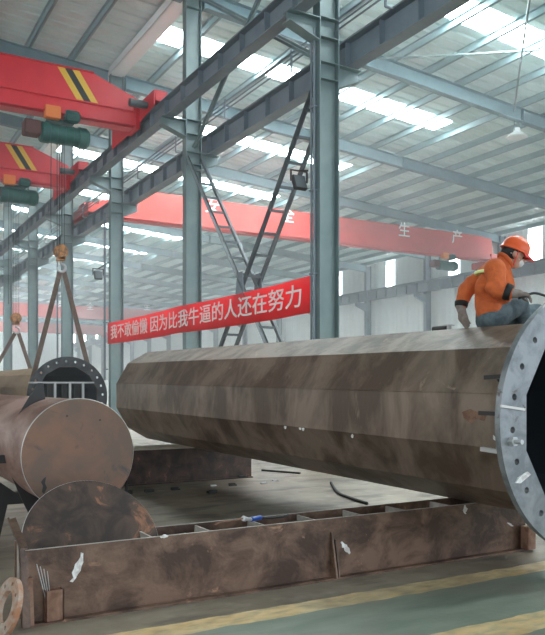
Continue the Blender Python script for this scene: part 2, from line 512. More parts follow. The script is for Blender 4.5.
# ------------------------------------------------------------------ runway beams
def runway(name, p, top, h, s0, s1, label, m, cond_side=0, stiff=1.0):
    root = thing(name, label, 'crane runway', (p, s0, top))
    mb = MB()
    mb.box(p-.16, p+.16, s0, s1, top-.02, top); mb.box(p-.13, p+.13, s0, s1, top-h, top-h+.02)
    mb.box(p-.008, p+.008, s0, s1, top-h+.02, top-.02)
    part(mb, 'girder', m, root, root)
    mb = MB(); k = s0+.3
    while k < min(s1, 60):
        mb.box(p-.12, p+.12, k-.008, k+.008, top-h+.02, top-.02); k += stiff
    o = part(mb, 'web_stiffeners', m, root, root); o['kind'] = 'stuff'
    mb = MB(); mb.box(p-.035, p+.035, s0, s1, top, top+.025); mb.box(p-.008, p+.008, s0, s1, top+.025, top+.08)
    mb.box(p-.03, p+.03, s0, s1, top+.08, top+.11)
    part(mb, 'rail', M['steel_d'], root, root)
    if cond_side:
        for j in range(3):
            mb = MB(); z = top+.16+.1*j
            mb.box(p+cond_side*.30-.012, p+cond_side*.30+.012, s0, s1, z-.012, z+.012)
            part(mb, 'conductor_bar', M['steel_d'], root, root)
        k = s0+.9
        while k < 55:
            x = p+cond_side*.30; mb = MB()
            mb.box(x-.015, x+.015, k-.02, k+.02, top-.02, top+.42)
            mb.box(min(x, p+cond_side*.15), max(x, p+cond_side*.15), k-.02, k+.02, top-.03, top-.005); k += 3
            part(mb, 'conductor_holder', M['steel_d'], root, root)
    return root
runway('crane_runway', NEAR_P, NEAR_TOP, NEAR_H, -3, 70, 'grey stiffened steel runway beam in front of the columns, carrying the bright red cranes', M['steel_d'])
runway('crane_runway', MID_P, MID_TOP, MID_H, -3, 100, 'grey steel runway beam with thin conductor bars passing behind the columns', M['steel_d'], -1)
runway('crane_runway', 30.35, 7.68, .6, 5, S_F-.5, 'long blue-grey runway beam along the white side wall', M['steel_d'])

# ------------------------------------------------------------------ bracing between the two nearest columns
def laced_brace(a, b, label):
    a, b = Vector(a), Vector(b); root = thing('laced_brace', label, 'brace', (PC, (a.y+b.y)/2, (a.z+b.z)/2), 'crossing laced braces')
    for x in (-.2, .2):
        mb = MB(); mb.bar(a+Vector((x, 0, 0)), b+Vector((x, 0, 0)), .012, .09, (1, 0, 0))
        mb.bar(a+Vector((x*.82, 0, 0)), b+Vector((x*.82, 0, 0)), .075, .012, (1, 0, 0))
        part(mb, 'chord', M['dsteel'], root, root)
    n = 17
    for k in range(1, n):
        q = a.lerp(b, k/n); mb = MB(); mb.bar(q+Vector((-.2, 0, 0)), q+Vector((.2, 0, 0)), .05, .05)
        part(mb, 'lacing_bar', M['dsteel'], root, root)
    return root
laced_brace((PC, frame_s(1)-.13, 7.15), (PC, frame_s(0)+.13, .25), 'ladder-like steel brace dropping right from the middle column')
laced_brace((PC+.045, frame_s(0)+.13, 7.0), (PC+.045, frame_s(1)-.13, .25), 'ladder-like steel brace dropping left from the right-hand column')
for x in (-.2, .245):                      # plate where the braces cross
    mb = MB(); c = Vector((PC+x-.012, (frame_s(0)+frame_s(1))/2, 3.62))
    mb.prism([c+Vector((0, a, b)) for a, b in ((-.2, -.15), (-.12, .3), (.12, .3), (.2, -.15), (0, -.3))], (.01, 0, 0))
    single(mb, 'gusset_plate', M['steel_d'], 'steel plate joining the crossing braces above the banner, %s side' % ('camera' if x < 0 else 'rear'), 'plate', c)
for a, b, l in (((PC, frame_s(1)-.13, 7.4), (PC, frame_s(0)+.13, 11.2), 'single steel diagonal rising right above the middle column'),
                ((PC+.08, frame_s(1)-.13, 11.2), (PC+.08, frame_s(0)+.13, 7.4), 'single steel diagonal falling right towards the right-hand column')):
    mb = MB(); mb.bar(a, b, .015, .12, (1, 0, 0)); mb.bar(a, b, .12, .015, (1, 0, 0))
    single(mb, 'diagonal_brace', M['steel'], l, 'brace', a)
# roof rods
def rod(p0, s0, p1, s1, label):
    mb = MB(); a = Vector((p0, s0, zr(p0)-.2)); b = Vector((p1, s1, zr(p1)-.2))
    if p1 < p0: a.z -= .03; b.z -= .03
    mb.tube([a, b], .03, 8); single(mb, 'roof_tie_rod', M['steel'], label, 'tie rod', a)
rod(13.2, 17.2, 19.0, 11.5, 'steel roof rod running almost level across the top right corner')
rod(18.8, 17.2, 13.2, 11.5, 'steep steel roof rod rising from the pendant lamp rafter')
rod(8.1, 35.2, 13.4, 29.6, 'thin far roof rod slanting left to right two bays behind')
rod(1.5, 17.2, 7.2, 11.5, 'steel roof rod in the left bay above the near runway')

# ------------------------------------------------------------------ text
def text(body, size, loc, rot, m, parent, name, sx=1.0, spacing=1.0, off=.0, ext=.004):
    c = bpy.data.curves.new(name, 'FONT'); c.body = body; c.size = size; c.align_x = 'CENTER'; c.align_y = 'CENTER'
    c.space_character = spacing; c.extrude = ext; c.offset = off; c.resolution_u = 3
    t = bpy.data.objects.new('tmp', c); COL.objects.link(t)
    dg = bpy.context.evaluated_depsgraph_get(); dg.update()
    me = bpy.data.meshes.new_from_object(t.evaluated_get(dg)); bpy.data.objects.remove(t)
    me.transform(Matrix.Diagonal((sx, 1, 1, 1)))
    o = bpy.data.objects.new(name, me); COL.objects.link(o)
    me.materials.clear(); me.materials.append(m)
    o.parent = parent; o.location = Vector(loc)-(parent.location if parent else Vector()); o.rotation_euler = rot
    return o

# ------------------------------------------------------------------ overhead cranes
def hoist(p, s, ztop, hookz, label, big=True, drops=True):
    """wire rope hoist hanging from a girder whose lower flange is at ztop"""
    root = thing('rope_hoist', label, 'crane hoist', (p, s, ztop))
    P_ = lambda mb, n, m, par=root, **k: part(mb, n, m, par, root, **k)
    mb = MB(); mb.box(p-.35, p+.30, s-.16, s+.16, ztop-.16, ztop-.10)
    for a in (-.28, .22):
        for b in (-.13, .13):
            mb.box(p+a-.05, p+a+.05, s+b-.02, s+b+.02, ztop-.16, ztop+.06)
            mb.lathe([(.06, -.02), (.06, .02)], (p+a, s+b, ztop+.03), 'Y', 12)
    P_(mb, 'trolley', M['teal'])
    zc = ztop-.43
    mb = MB(); mb.lathe([(.0, -.52), (.22, -.52), (.255, -.48), (.255, -.30), (.235, -.28), (.235, .42), (.26, .44), (.26, .62), (.2, .70), (0, .70)], (p, s, zc), 'X', 24)
    for a in (-.3, -.1, .1, .3): mb.lathe([(.248, a-.012), (.248, a+.012)], (p, s, zc), 'X', 24)
    smooth_by_angle(P_(mb, 'drum_housing', M['teal']))
    mb = MB(); mb.box(p-.92, p-.52, s-.2, s+.2, zc-.12, zc+.22)
    P_(mb, 'end_box', M['brown_box'], bevel=.02)
    mb = MB(); mb.box(p-.46, p-.08, s-.36, s-.14, ztop-.14, ztop+.16)
    P_(mb, 'control_box', M['orange_box'], bevel=.015)
    mb = MB(); mb.lathe([(.0, -.17), (.13, -.17), (.15, -.13), (.15, .15), (.1, .2), (0, .2)], (p+.22, s-.22, ztop-.0), 'X', 16)
    for k in range(8):
        a = 2*PI*k/8; mb.bar((p+.09, s-.22+.155*math.cos(a), ztop+.155*math.sin(a)), (p+.33, s-.22+.155*math.cos(a), ztop+.155*math.sin(a)), .015, .02)
    P_(mb, 'motor', M['teal'])
    if drops:
        for a in (-.09, -.03, .03, .09):
            mb = MB(); mb.tube([(p+a, s, zc-.2), (p+a, s, hookz+.35)], .009, 6); P_(mb, 'wire_rope', M['rope'])
        mb = MB(); x = p
        mb.lathe([(.0, -.09), (.17, -.08), (.17, -.05), (.13, -.03), (.13, .03), (.17, .05), (.17, .08), (0, .09)], (x, s, hookz+.25), 'Y', 20)
        mb.box(x-.06, x+.06, s-.12, s-.09, hookz+.05, hookz+.42); mb.box(x-.06, x+.06, s+.09, s+.12, hookz+.05, hookz+.42)
        mb.box(x-.09, x+.09, s-.12, s+.12, hookz+.02, hookz+.10)
        blk = P_(mb, 'hook_block', M['hookm'])
        pts = [(x, s, hookz+.03), (x, s, hookz-.06)]+[(x+.02+.1*math.sin(a), s, hookz-.16+.1*math.cos(a)) for a in [R(t) for t in range(10, 281, 30)]]
        mb = MB(); mb.tube(pts, [.03, .03]+[.035]*(len(pts)-5)+[.028, .02, .01], 10)
        part(mb, 'hook', M['grey'], blk, root, smooth=True)
        # control cable
        mb = MB(); mb.tube([(p-.25, s-.05, zc-.2), (p-.26, s-.05, hookz+1.2), (p-.25, s-.05, hookz+.7)], .009, 6); P_(mb, 'pendant_cable', M['rubber'])
    return root

def left_crane(s, label):
    root = thing('overhead_crane', label, 'overhead crane', (NEAR_P, s, NEAR_TOP+.11))
    zt, zl, zb = 9.46, 8.66, 8.25
    P_ = lambda mb, n, m, par=root, **k: part(mb, n, m, par, root, **k)
    x1 = 6.78; xt = 5.60; x0 = -13.6
    mb = MB()                          # main web box, tapering at the end
    mb.prism([(x0, s-.22, zl), (x0, s-.22, zt), (xt, s-.22, zt), (x1, s-.22, zl+.36), (x1, s-.22, zl)], (0, .44, 0))
    mb.box(x0, xt, s-.27, s+.27, zt, zt+.02)
    g = P_(mb, 'girder', M['red'])
    mb = MB()                          # lower rail beam
    mb.prism([(x0, s-.28, zb+.03), (x0, s-.28, zl+.0), (x1, s-.28, zl), (x1, s-.28, zb+.03)], (0, .04, 0))
    mb.prism([(x0, s+.24, zb+.03), (x0, s+.24, zl+.0), (x1, s+.24, zl), (x1, s+.24, zb+.03)], (0, .04, 0))
    mb.box(x0, x1, s-.36, s+.36, zl-.03, zl)
    mb.box(x0, x1, s-.17, s+.17, zb, zb+.03); mb.box(x0, x1, s-.02, s+.02, zb+.03, zl-.02)
    P_(mb, 'lower_flange_beam', M['red'])
    # hazard stripes painted on the web
    for k, mm in enumerate(('yellow', 'black', 'yellow')):
        a = 4.68+k*.185; mb = MB()
        mb.prism([(a, s-.226, zt-.02), (a+.185, s-.226, zt-.02), (a+.185+.5, s-.226, zl+.02), (a+.5, s-.226, zl+.02)], (0, .004, 0))
        P_(mb, 'hazard_stripe', M[mm])
    # end carriage along the runway
    mb = MB(); zc = NEAR_TOP+.13
    mb.prism([(NEAR_P-.16, s-1.4, zc), (NEAR_P-.16, s-1.4, zc+.27), (NEAR_P-.16, s+2.0, zc+.27), (NEAR_P-.16, s+2.0, zc)], (.32, 0, 0))
    mb.prism([(NEAR_P-.20, s-1.4, zc-.12), (NEAR_P-.20, s-1.4, zc+.27), (NEAR_P-.20, s+2.0, zc+.27), (NEAR_P-.20, s+2.0, zc-.32), (NEAR_P-.20, s+.3, zc-.32)], (.03, 0, 0))
    mb.box(x1-.1, NEAR_P-.18, s-.35, s+.35, zb-.05, zl+.26)
    P_(mb, 'end_carriage', M['red'], bevel=.01)
    for d in (-1.15, 1.75):
        mb = MB(); mb.lathe([(.13, -.05), (.13, -.035), (.105, -.035), (.105, .035), (.13, .035), (.13, .05)], (NEAR_P, s+d, NEAR_TOP+.215), 'X', 18)
        P_(mb, 'wheel', M['dark'])
    mb = MB(); mb.lathe([(0, -.26), (.10, -.24), (.10, .12), (.08, .23), (0, .23)], (NEAR_P-.44, s-.95, zc+.0), 'X', 16)
    P_(mb, 'drive_motor', M['flame'])
    return root
LC1, LC2 = 19.2, 26.15
left_crane(LC1, 'bright red overhead crane with hazard stripes at the top left, the nearer one')
left_crane(LC2, 'bright red striped overhead crane half hidden below the nearer one at left')
HK1, HK2 = 4.76, 5.53
HP1, HP2 = 4.82, 5.08
hoist(HP1, LC1, 8.25, 4.62, 'green rope hoist with orange box under the nearer red crane')
hoist(HP2, LC2, 8.25, 3.49, 'green rope hoist under the farther red crane at the left edge')

def right_crane(s, label, glyphs, hp=None, group=None):
    root = thing('overhead_crane', label, 'overhead crane', (19, s, MID_TOP))
    P_ = lambda mb, n, m, par=root, **k: part(mb, n, m, par, root, **k)
    zb, zt = 8.12, 9.32
    x0, x1 = 8.75, 30.0
    mb = MB()
    zt2 = min(zt, zr(x1)-.03)
    mb.prism([(x0, s-.25, zb+.18), (x0, s-.25, zb+.55), (x0+1.9, s-.25, zt), (x1-1.0, s-.25, zt2), (x1-.1, s-.25, zt2-.1), (x1, s-.25, zt2-.7), (x1, s-.25, zb+.18)], (0, .5, 0))
    P_(mb, 'girder', M['red2'])
    mb = MB(); mb.box(x0, x1, s-.32, s+.32, zb+.14, zb+.18); mb.box(x0, x1, s-.32, s-.29, zb-.05+.06, zb+.14)
    mb.box(x0, x1, s-.03, s+.03, zb+.0, zb+.14); mb.box(x0, x1, s-.18, s+.18, zb-.06, zb)
    P_(mb, 'lower_flange_beam', M['red2'])
    for x, top in ((MID_P, MID_TOP), (30.35, 7.68)):
        mb = MB(); mb.box(x-.17, x+.17, s-1.5, s+1.5, top+.16, top+.52)
        a, b = (x, x0+.2) if x < 15 else (x1-.2, x)
        mb.box(a, b, s-.35, s+.35, top+.2, top+.75)
        P_(mb, 'end_carriage', M['red2'], bevel=.01)
        for d in (-1.2, 1.2):
            mb = MB(); mb.lathe([(.13, -.05), (.13, -.035), (.105, -.035), (.105, .035), (.13, .035), (.13, .05)], (x, s+d, top+.215), 'X', 14)
            P_(mb, 'wheel', M['dark'])
    for u, v, ch in glyphs:
        q = pl(u, v, s-.26)
        o = text(ch, .76, q-Vector((0, .03, .05)), (PI/2, 0, 0), M['white'], root, 'lettering', 1, off=.008)
        o['label'] = 'white painted Chinese character on the girder'
    tag(root, group=group)
    return root
RC = 29.15
right_crane(RC, 'long faded red overhead crane with white Chinese characters crossing the whole hall', ((212, 205, '安'), (287, 215, '全'), (404, 230, '生'), (457, 237, '产')))
hoist(26.9, RC, 8.05, 4, 'small green hoist under the right end of the long faded red crane', drops=False)
right_crane(74.4, 'distant pinkish red overhead crane with white characters seen between the left columns', ((60, 304, '安'), (90, 306.5, '全'), (147, 307, '生'), (178, 309, '产')))
right_crane(97.0, 'farthest pale red overhead crane, the lowest band between the left columns', ())

# ------------------------------------------------------------------ banner
p = 7.385
sa, sb = 23.5, 11.5
root = thing('banner', 'long red cloth banner with white Chinese slogan tied across the columns', 'banner', (p, (sa+sb)/2, 2.8))
mb = MB(); n = 60; vs = []; fs = []
for i in range(n+1):
    t = i/n; y = sa+(sb-sa)*t
    dx = .012*math.sin(t*23)+.01*math.sin(t*51); sag = .03*math.sin(PI*((t*2) % 1))
    vs += [(p+dx, y, 3.48-sag), (p+dx*1.5, y, 2.81-sag), (p+dx+.004, y, 3.48-sag), (p+dx*1.5+.004, y, 2.81-sag)]
for i in range(n):
    a = 4*i; b = a+4
    fs += [(a, b, b+1, a+1), (a+2, a+3, b+3, b+2), (a, a+2, b+2, b), (a+1, b+1, b+3, a+3)]
mb.add(vs, fs)
part(mb, 'cloth', M['banner'], root, root, smooth=True)
o = text('我不敢偷懒 因为比我牛逼的人还在努力', .46, (p-.03, 17.42, 3.12), (PI/2, 0, -PI/2), M['white'], root, 'lettering', 1.0, 1.0, off=.003)
w = max(v.co.x for v in o.data.vertices)-min(v.co.x for v in o.data.vertices)
for v in o.data.vertices: v.co.x *= 11.3/w
for y in (sa, sb):
    mb = MB()
    for z in (3.46, 2.83): mb.tube([(p, y, z), (PC-.21, y+(.0), z+.02)], .008, 6)
    part(mb, 'tie_string', M['white'], root, root)

# ------------------------------------------------------------------ flanged poles
def flange_mb(c, Rout, apo, thick, holes, rh, rb, seg=96):
    bm = bmesh.new(); loops = []
    def loop(pts):
        vs = [bm.verts.new(p) for p in pts]
        for i in range(len(vs)): loops.append(bm.edges.new((vs[i], vs[(i+1) % len(vs)])))
    loop([(Rout*math.cos(2*PI*k/seg), 0, Rout*math.sin(2*PI*k/seg)) for k in range(seg)])
    rc = apo/math.cos(PI/12)
    loop([(rc*math.cos(R(15+30*k)), 0, rc*math.sin(R(15+30*k))) for k in range(12)])
    for h in range(holes):
        a = 2*PI*(h+.2)/holes; cx, cz = rb*math.cos(a), rb*math.sin(a)
        loop([(cx+rh*math.cos(2*PI*k/10), 0, cz+rh*math.sin(2*PI*k/10)) for k in range(10)])
    r = bmesh.ops.triangle_fill(bm, use_beauty=True, edges=loops)
    fs = [g for g in r['geom'] if isinstance(g, bmesh.types.BMFace)]
    e = bmesh.ops.extrude_face_region(bm, geom=fs)
    bmesh.ops.translate(bm, vec=(0, thick, 0), verts=[g for g in e['geom'] if isinstance(g, bmesh.types.BMVert)])
    bm.verts.index_update()
    mb = MB(); c = Vector(c)
    mb.add([c+v.co for v in bm.verts], [[v.index for v in f.verts] for f in bm.faces])
    bm.free(); return mb
def shaft_mb(c0, c1, r0, r1, t=.02, sides=12):
    mb = MB(); c0, c1 = Vector(c0), Vector(c1); vs = []
    k = 1/math.cos(PI/sides)
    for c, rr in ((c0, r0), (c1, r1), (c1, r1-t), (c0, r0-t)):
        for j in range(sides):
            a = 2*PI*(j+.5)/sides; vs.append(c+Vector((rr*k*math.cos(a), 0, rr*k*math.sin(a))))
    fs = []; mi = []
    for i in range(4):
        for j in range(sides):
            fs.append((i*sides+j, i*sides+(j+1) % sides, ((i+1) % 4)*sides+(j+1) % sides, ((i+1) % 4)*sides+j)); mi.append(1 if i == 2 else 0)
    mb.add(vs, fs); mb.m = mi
    return mb
BP = 4.99
root = thing('polygonal_pole', 'huge twelve-sided brown steel pole the worker sits on', 'steel pole', (BP, 3.87, 0), 'flanged steel poles')
c0, c1 = Vector((BP, 3.77, 1.23)), Vector((BP, 12.9, 1.315))
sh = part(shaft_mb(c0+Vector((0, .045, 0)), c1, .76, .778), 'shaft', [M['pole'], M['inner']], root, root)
fg = part(flange_mb(c0, 1.007, .745, .05, 24, .024, .885), 'flange', M['flange'], root, root)
mb = MB()                                # weld beads along the shaft and round the flange
kk = 1/math.cos(PI/12)
for a in (15, 165):
    q = Vector((kk*math.cos(R(a)), 0, kk*math.sin(R(a))))
    mb.tube([c0+Vector((0, .06, 0))+q*.762, c1+q*.779], .005, 6)
part(mb, 'weld_seam', M['pole'], root, root)
def polar(a, r, y=0): return c0+Vector((r*math.cos(R(a)), y, r*math.sin(R(a))))
for a, l in ((183, .0),):
    pass
def facet(poly, name, m, th=.003):
    mb = MB(); mb.prism([pp(u, v, BP-.7635) for u, v in poly], (th, 0, 0)); part(mb, name, M[m], root, root)
facet([(462, 412), (470, 409), (478, 412), (487, 414), (484, 421), (476, 419), (472, 424), (464, 419)], 'rust_patch', 'rust')
for u, v in ((272, 392), (285, 427), (300, 428), (303, 429), (333, 397), (334, 424), (352, 436), (212, 388), (151, 390)):
    facet([(u-1.2, v), (u, v-2.2), (u+1.3, v-.8), (u+.8, v+2), (u-.8, v+1.6)], 'chalk_mark', 'chalk')
facet([(330, 413), (333, 411), (335, 418), (337, 427), (334, 425), (332, 419)], 'chalk_mark', 'chalk')
facet([(493, 435), (496, 438), (499, 440), (497, 442), (493, 439)], 'chalk_mark', 'chalk')
for a in (173, 188, 206):                # chips and marks on the flange face
    mb = MB(); q = polar(a, .90, -.012); d = Vector((math.cos(R(a)), 0, math.sin(R(a))))
    t_ = Vector((-d.z, 0, d.x))
    if a == 206:
        mb.prism([q+d*-.10+t_*.02, q+d*.02+t_*.025, q+d*.06, q+d*.02-t_*.02, q+d*-.08-t_*.015], (0, .012, 0)); nm, mm = 'chalk_mark', M['chalk']
    elif a == 188:
        mb.tube([q+Vector((-.01, .02, 0)), q+Vector((-.01, -.03, 0))], .035, 6); mb.tube([q+Vector((-.01, -.03, 0)), q+Vector((-.01, -.09, 0))], .018, 8); nm, mm = 'bolt', M['grey']
    else:
        mb.bar(q-d*.12, q+d*.12, .012, .018); nm, mm = 'tack_strip', M['rim']
    part(mb, nm, mm, root, root)
for a in (160, 176, 192):                # small welded clamps behind the flange
    mb = MB(); q = polar(a, .93, .05); d = Vector((math.cos(R(a)), 0, math.sin(R(a))))
    mb.prism([q-d*.10, q+d*.03, q+d*.0+Vector((0, .10, 0)), q-d*.06+Vector((0, .13, 0))], Vector((-d.z, 0, d.x))*.014)
    mb.bar(q+d*.04+Vector((0, .0, 0)), q+d*.02+Vector((0, .20, 0)), .03, .03)
    part(mb, 'welded_lug', M['grey'] if a == 192 else M['dark'], root, root)

P2 = 4.93
root = thing('polygonal_pole', 'ochre-brown flanged pole hanging in slings with its dark flange facing the camera', 'steel pole', (P2, 18.9, 0), 'flanged steel poles')
d0 = Vector((P2, 18.9, 1.21))
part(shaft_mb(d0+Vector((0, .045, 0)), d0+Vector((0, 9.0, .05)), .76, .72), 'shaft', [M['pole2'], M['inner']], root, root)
part(flange_mb(d0, 1.0, .745, .05, 24, .035, .885), 'flange', M['flange_d'], root, root)
root = thing('polygonal_pole', 'dark flanged pole mostly beyond the left edge, behind the ochre pole', 'steel pole', (3.0, 21.9, 0), 'flanged steel poles')
e0 = Vector((2.85, 21.9, 1.08))
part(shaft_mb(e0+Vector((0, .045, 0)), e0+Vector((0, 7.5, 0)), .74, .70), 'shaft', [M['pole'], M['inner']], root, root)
part(flange_mb(e0, .98, .73, .05, 24, .035, .87), 'flange', M['flange_d'], root, root)
for y in (23.0, 28.4):
    mb = MB(); mb.box(2.2, 3.5, y-.12, y+.12, 0, e0.z-.725)
    single(mb, 'wooden_block', M['concrete'], 'timber block under the %s end of the dark left pole' % ('flanged' if y < 25 else 'far'), 'block', (2.85, y, 0), bevel=.01)
# heap of hoses lying on that pole
mb = MB(); hc = Vector((2.85, 23.2, e0.z+.75))
for k in range(9):
    c = hc+Vector((rnd.uniform(-.12, .12), rnd.uniform(-.2, .2), .05+.035*k)); rr = .30-.015*k+rnd.uniform(-.03, .03)
    tl = rnd.uniform(-.12, .12)
    mb.tube([c+Vector((rr*math.cos(t), rr*math.sin(t), tl*math.cos(t)+.02*math.sin(3*t))) for t in [2*PI*j/20 for j in range(20)]], .035, 6, closed=True)
single(mb, 'hose_coil', M['rubber'], 'dark heap of coiled hose on the pole at the far left', 'hose', hc, smooth=True)

# slings
def sling(hook, foot, bot, label, w=.09):
    mb = MB(); mb.bar(hook, foot, w, .02, (0, 1, 0))
    if bot is not None: mb.bar(foot, bot, w, .02, (0, 1, 0))
    single(mb, 'lifting_sling', M['sling'], label, 'sling', hook, 'slings holding the hanging pole')
h1 = Vector((HP1+.02, LC1, 4.55-.22)); ys = 19.35
h1.z = 4.40
tl = d0.z+.05
sling(h1+Vector((-.03, 0, 0)), (P2-.80, ys+.1, 1.45), (P2-.80, ys+.1, 1.0), 'brown webbing sling from the larger hook down the left side of the pole', .12)
sling(h1+Vector((.05, .0, 0)), (P2+.80, ys+.1, 1.45), (P2+.80, ys+.1, 1.0), 'brown webbing sling from the larger hook down to the right', .12)
mb = MB(); mb.tube(cr([(P2+.80, ys+.1, 1.0), (P2+.5, ys+.1, .55), (P2, ys+.1, .42), (P2-.5, ys+.1, .55), (P2-.80, ys+.1, 1.0)]), .03, 6)
single(mb, 'lifting_sling', M['sling'], 'loop of sling passing under the hanging pole', 'sling', (P2, ys, .42), 'slings holding the hanging pole')
h2 = Vector((HP2+.02, LC2, 3.27))
sling(h2+Vector((-.03, 0, 0)), (P2-.80, 26.2, 1.5), (P2-.78, 26.2, 1.0), 'sling from the smaller hook dropping to the left', .12)
sling(h2+Vector((.05, .0, 0)), (P2+.80, 26.2, 1.5), (P2+.78, 26.2, 1.0), 'sling from the smaller hook dropping to the right', .12)
mb = MB(); mb.tube(cr([(P2+.78, 26.2, 1.0), (P2+.5, 26.2, .6), (P2, 26.2, .47), (P2-.5, 26.2, .6), (P2-.78, 26.2, 1.0)]), .03, 6)
single(mb, 'lifting_sling', M['sling'], 'loop of sling under the far end of the hanging pole', 'sling', (P2, 26.2, .47), 'slings holding the hanging pole')

# ------------------------------------------------------------------ open-topped base beams
def trough(x0, x1, y0, y1, z0, h, label, ribs, t=.016, ledge=.06, bm_='beam'):
    root = thing('steel_box_beam', label, 'steel beam', ((x0+x1)/2, (y0+y1)/2, z0), 'open box beams carrying the poles')
    mb = MB(); mb.box(x0, x1, y0, y0+t, z0+t, z0+h); part(mb, 'front_plate', M[bm_], root, root)
    mb = MB(); mb.box(x0, x1, y1-t, y1, z0+t, z0+h); part(mb, 'back_plate', M[bm_], root, root)
    mb = MB(); mb.box(x0, x1, y0-ledge, y1+ledge, z0, z0+t); part(mb, 'bottom_plate', M[bm_], root, root)
    for x in ribs:
        mb = MB(); mb.box(x-t/2, x+t/2, y0+t, y1-t, z0+t, z0+h-.012); part(mb, 'divider', M['beam_in'], root, root)
    mb = MB(); mb.box(x0, x1, y0, y0+t, z0+h, z0+h+.003); mb.box(x0, x1, y1-t, y1, z0+h, z0+h+.003)
    part(mb, 'cut_edge', M['beam_in'], root, root)
    return root
BX0, BX1, BY0, BY1, BH = 1.0, 5.45, 4.85, 5.20, .464
beam = trough(BX0, BX1, BY0, BY1, 0, BH, 'long rusty open-topped box beam lying across the foreground', [1.02, 1.86, 2.3, 2.75, 3.2, 3.65, 4.1, 4.6, 5.43])
# gussets on the front face
def bp(u, v): return pl(u, v, BY0)
q = bp(331, 560); x = q.x
mb = MB(); mb.prism([(x-.008, BY0, .016), (x-.008, BY0, .36), (x-.008, BY0-.015, .36), (x-.008, BY0-.09, .016)], (.016, 0, 0)); mb.prism([(x+.03, BY0, .016), (x+.03, BY0, .30), (x+.03, BY0-.015, .30), (x+.03, BY0-.07, .016)], (.012, 0, 0))
part(mb, 'gusset', M['beam'], beam, beam)
x = bp(28, 600).x
mb = MB(); mb.prism([(x-.008, BY0, .016), (x-.008, BY0, .30), (x-.008, BY0-.035, .30), (x-.008, BY0-.08, .016)], (.03, 0, 0))
part(mb, 'gusset', M['rust'], beam, beam)
def smear(u0, v0, u1, v1, w, name='chalk_mark', m='chalk', seed=1):
    r_ = random.Random(seed); a, b = bp(u0, v0), bp(u1, v1); d = (b-a); n_ = Vector((-d.z, 0, d.x)).normalized()
    k = 7; L_ = []; R_ = []
    for i in range(k+1):
        t = i/k; ww = w*math.sin(PI*min(max(t, .12), .88))*r_.uniform(.7, 1.1); c = a+d*t+n_*r_.uniform(-.15, .15)*w
        L_.append(c+n_*ww/2); R_.append(c-n_*ww/2)
    mb = MB(); mb.prism([q_+Vector((0, -.004, 0)) for q_ in L_+R_[::-1]], (0, .003, 0))
    part(mb, name, M[m], beam, beam)
smear(72, 582, 83, 553, .05, seed=2); smear(341, 542, 350, 553, .05, seed=3); smear(465, 505, 465, 514, .05, seed=4)
smear(507, 523, 513, 526, .02, seed=5)
smear(160, 537, 168, 536, .03, seed=6)
# small block at the right end
mb = MB(); a = bp(521, 530).x; mb.box(a-.03, a+.07, BY0-.11, BY0-.02, .016, .22)
part(mb, 'stop_block', M['rust'], beam, beam, bevel=.004)
# box with electrodes welded to the front
q = bp(52, 600); root = thing('electrode_holder', 'small rusty square steel box holding welding rods at the beam end', 'box', (q.x, BY0-.07, .02))
mb = MB(); x = q.x; t = .005; y0, y1, z0, z1 = BY0-.075, BY0-.004, .018, .215; x0, x1 = x-.055, x+.055
mb.box(x0, x1, y0, y0+t, z0, z1); mb.box(x0, x1, y1-t, y1, z0, z1); mb.box(x0, x0+t, y0, y1, z0, z1); mb.box(x1-t, x1, y0, y1, z0, z1); mb.box(x0, x1, y0, y1, z0, z0+t)
part(mb, 'box', M['rust'], root, root)
for k in range(4):
    mb = MB(); mb.tube([(x-.02+.006*k, y0+.02+.01*k, z0+.01), (x-.105+.024*k, y0+.03+.01*k, z1+.17-.02*k)], .003, 6)
    o = mb.build('welding_rod', M['grey'], None, origin=(x, y0, z0)); tag(o, 'thin grey welding rod sticking out of the rusty box, %s from the left' % ORD[k], 'welding rod', 'rods in the rusty box')
# leaning angle bar at the left end
mb = MB(); a = px(27, 612, 4.62); b = px(24, 548, 4.72); c = px(12, 519, 4.80); a.z = .01
mb.bar(a, b, .045, .012, (0, 1, 0)); mb.bar(b, c, .045, .012, (0, 1, 0)); mb.bar(a+Vector((-.02, .02, 0)), b+Vector((-.02, .02, 0)), .012, .04, (0, 1, 0)); mb.bar(b+Vector((-.02, .02, 0)), c+Vector((-.02, .02, 0)), .012, .04, (0, 1, 0))
single(mb, 'bent_angle_bar', M['beam'], 'bent rusty angle bar propped against the left end of the beam', 'steel bar', a)
# loose flange ring leaning at the far left
rc = px(5, 595, 4.50); rc.z = .185; root = thing('flange_ring', 'small rusty drilled flange ring standing at the lower left edge', 'flange', (rc.x, rc.y, 0))
bm = bmesh.new(); lp = []
def lpf(pts):
    v_ = [bm.verts.new(p_) for p_ in pts]
    for i in range(len(v_)): lp.append(bm.edges.new((v_[i], v_[(i+1) % len(v_)])))
lpf([(.175*math.cos(2*PI*k/40), .175*math.sin(2*PI*k/40), 0) for k in range(40)])
lpf([(.095*math.cos(2*PI*k/32), .095*math.sin(2*PI*k/32), 0) for k in range(32)])
for h in range(8):
    a_ = 2*PI*h/8; lpf([(.137*math.cos(a_)+.013*math.cos(2*PI*k/10), .137*math.sin(a_)+.013*math.sin(2*PI*k/10), 0) for k in range(10)])
r_ = bmesh.ops.triangle_fill(bm, use_beauty=True, edges=lp); e_ = bmesh.ops.extrude_face_region(bm, geom=[g for g in r_['geom'] if isinstance(g, bmesh.types.BMFace)])
bmesh.ops.translate(bm, vec=(0, 0, .03), verts=[g for g in e_['geom'] if isinstance(g, bmesh.types.BMVert)]); bm.verts.index_update()
rot = Matrix.Rotation(R(18), 4, 'Y') @ Matrix.Rotation(R(8), 4, 'Z') @ Matrix.Rotation(R(90), 4, 'Y')
mb = MB(); vs = [rot @ v.co for v in bm.verts]; zmin = min(v.z for v in vs)
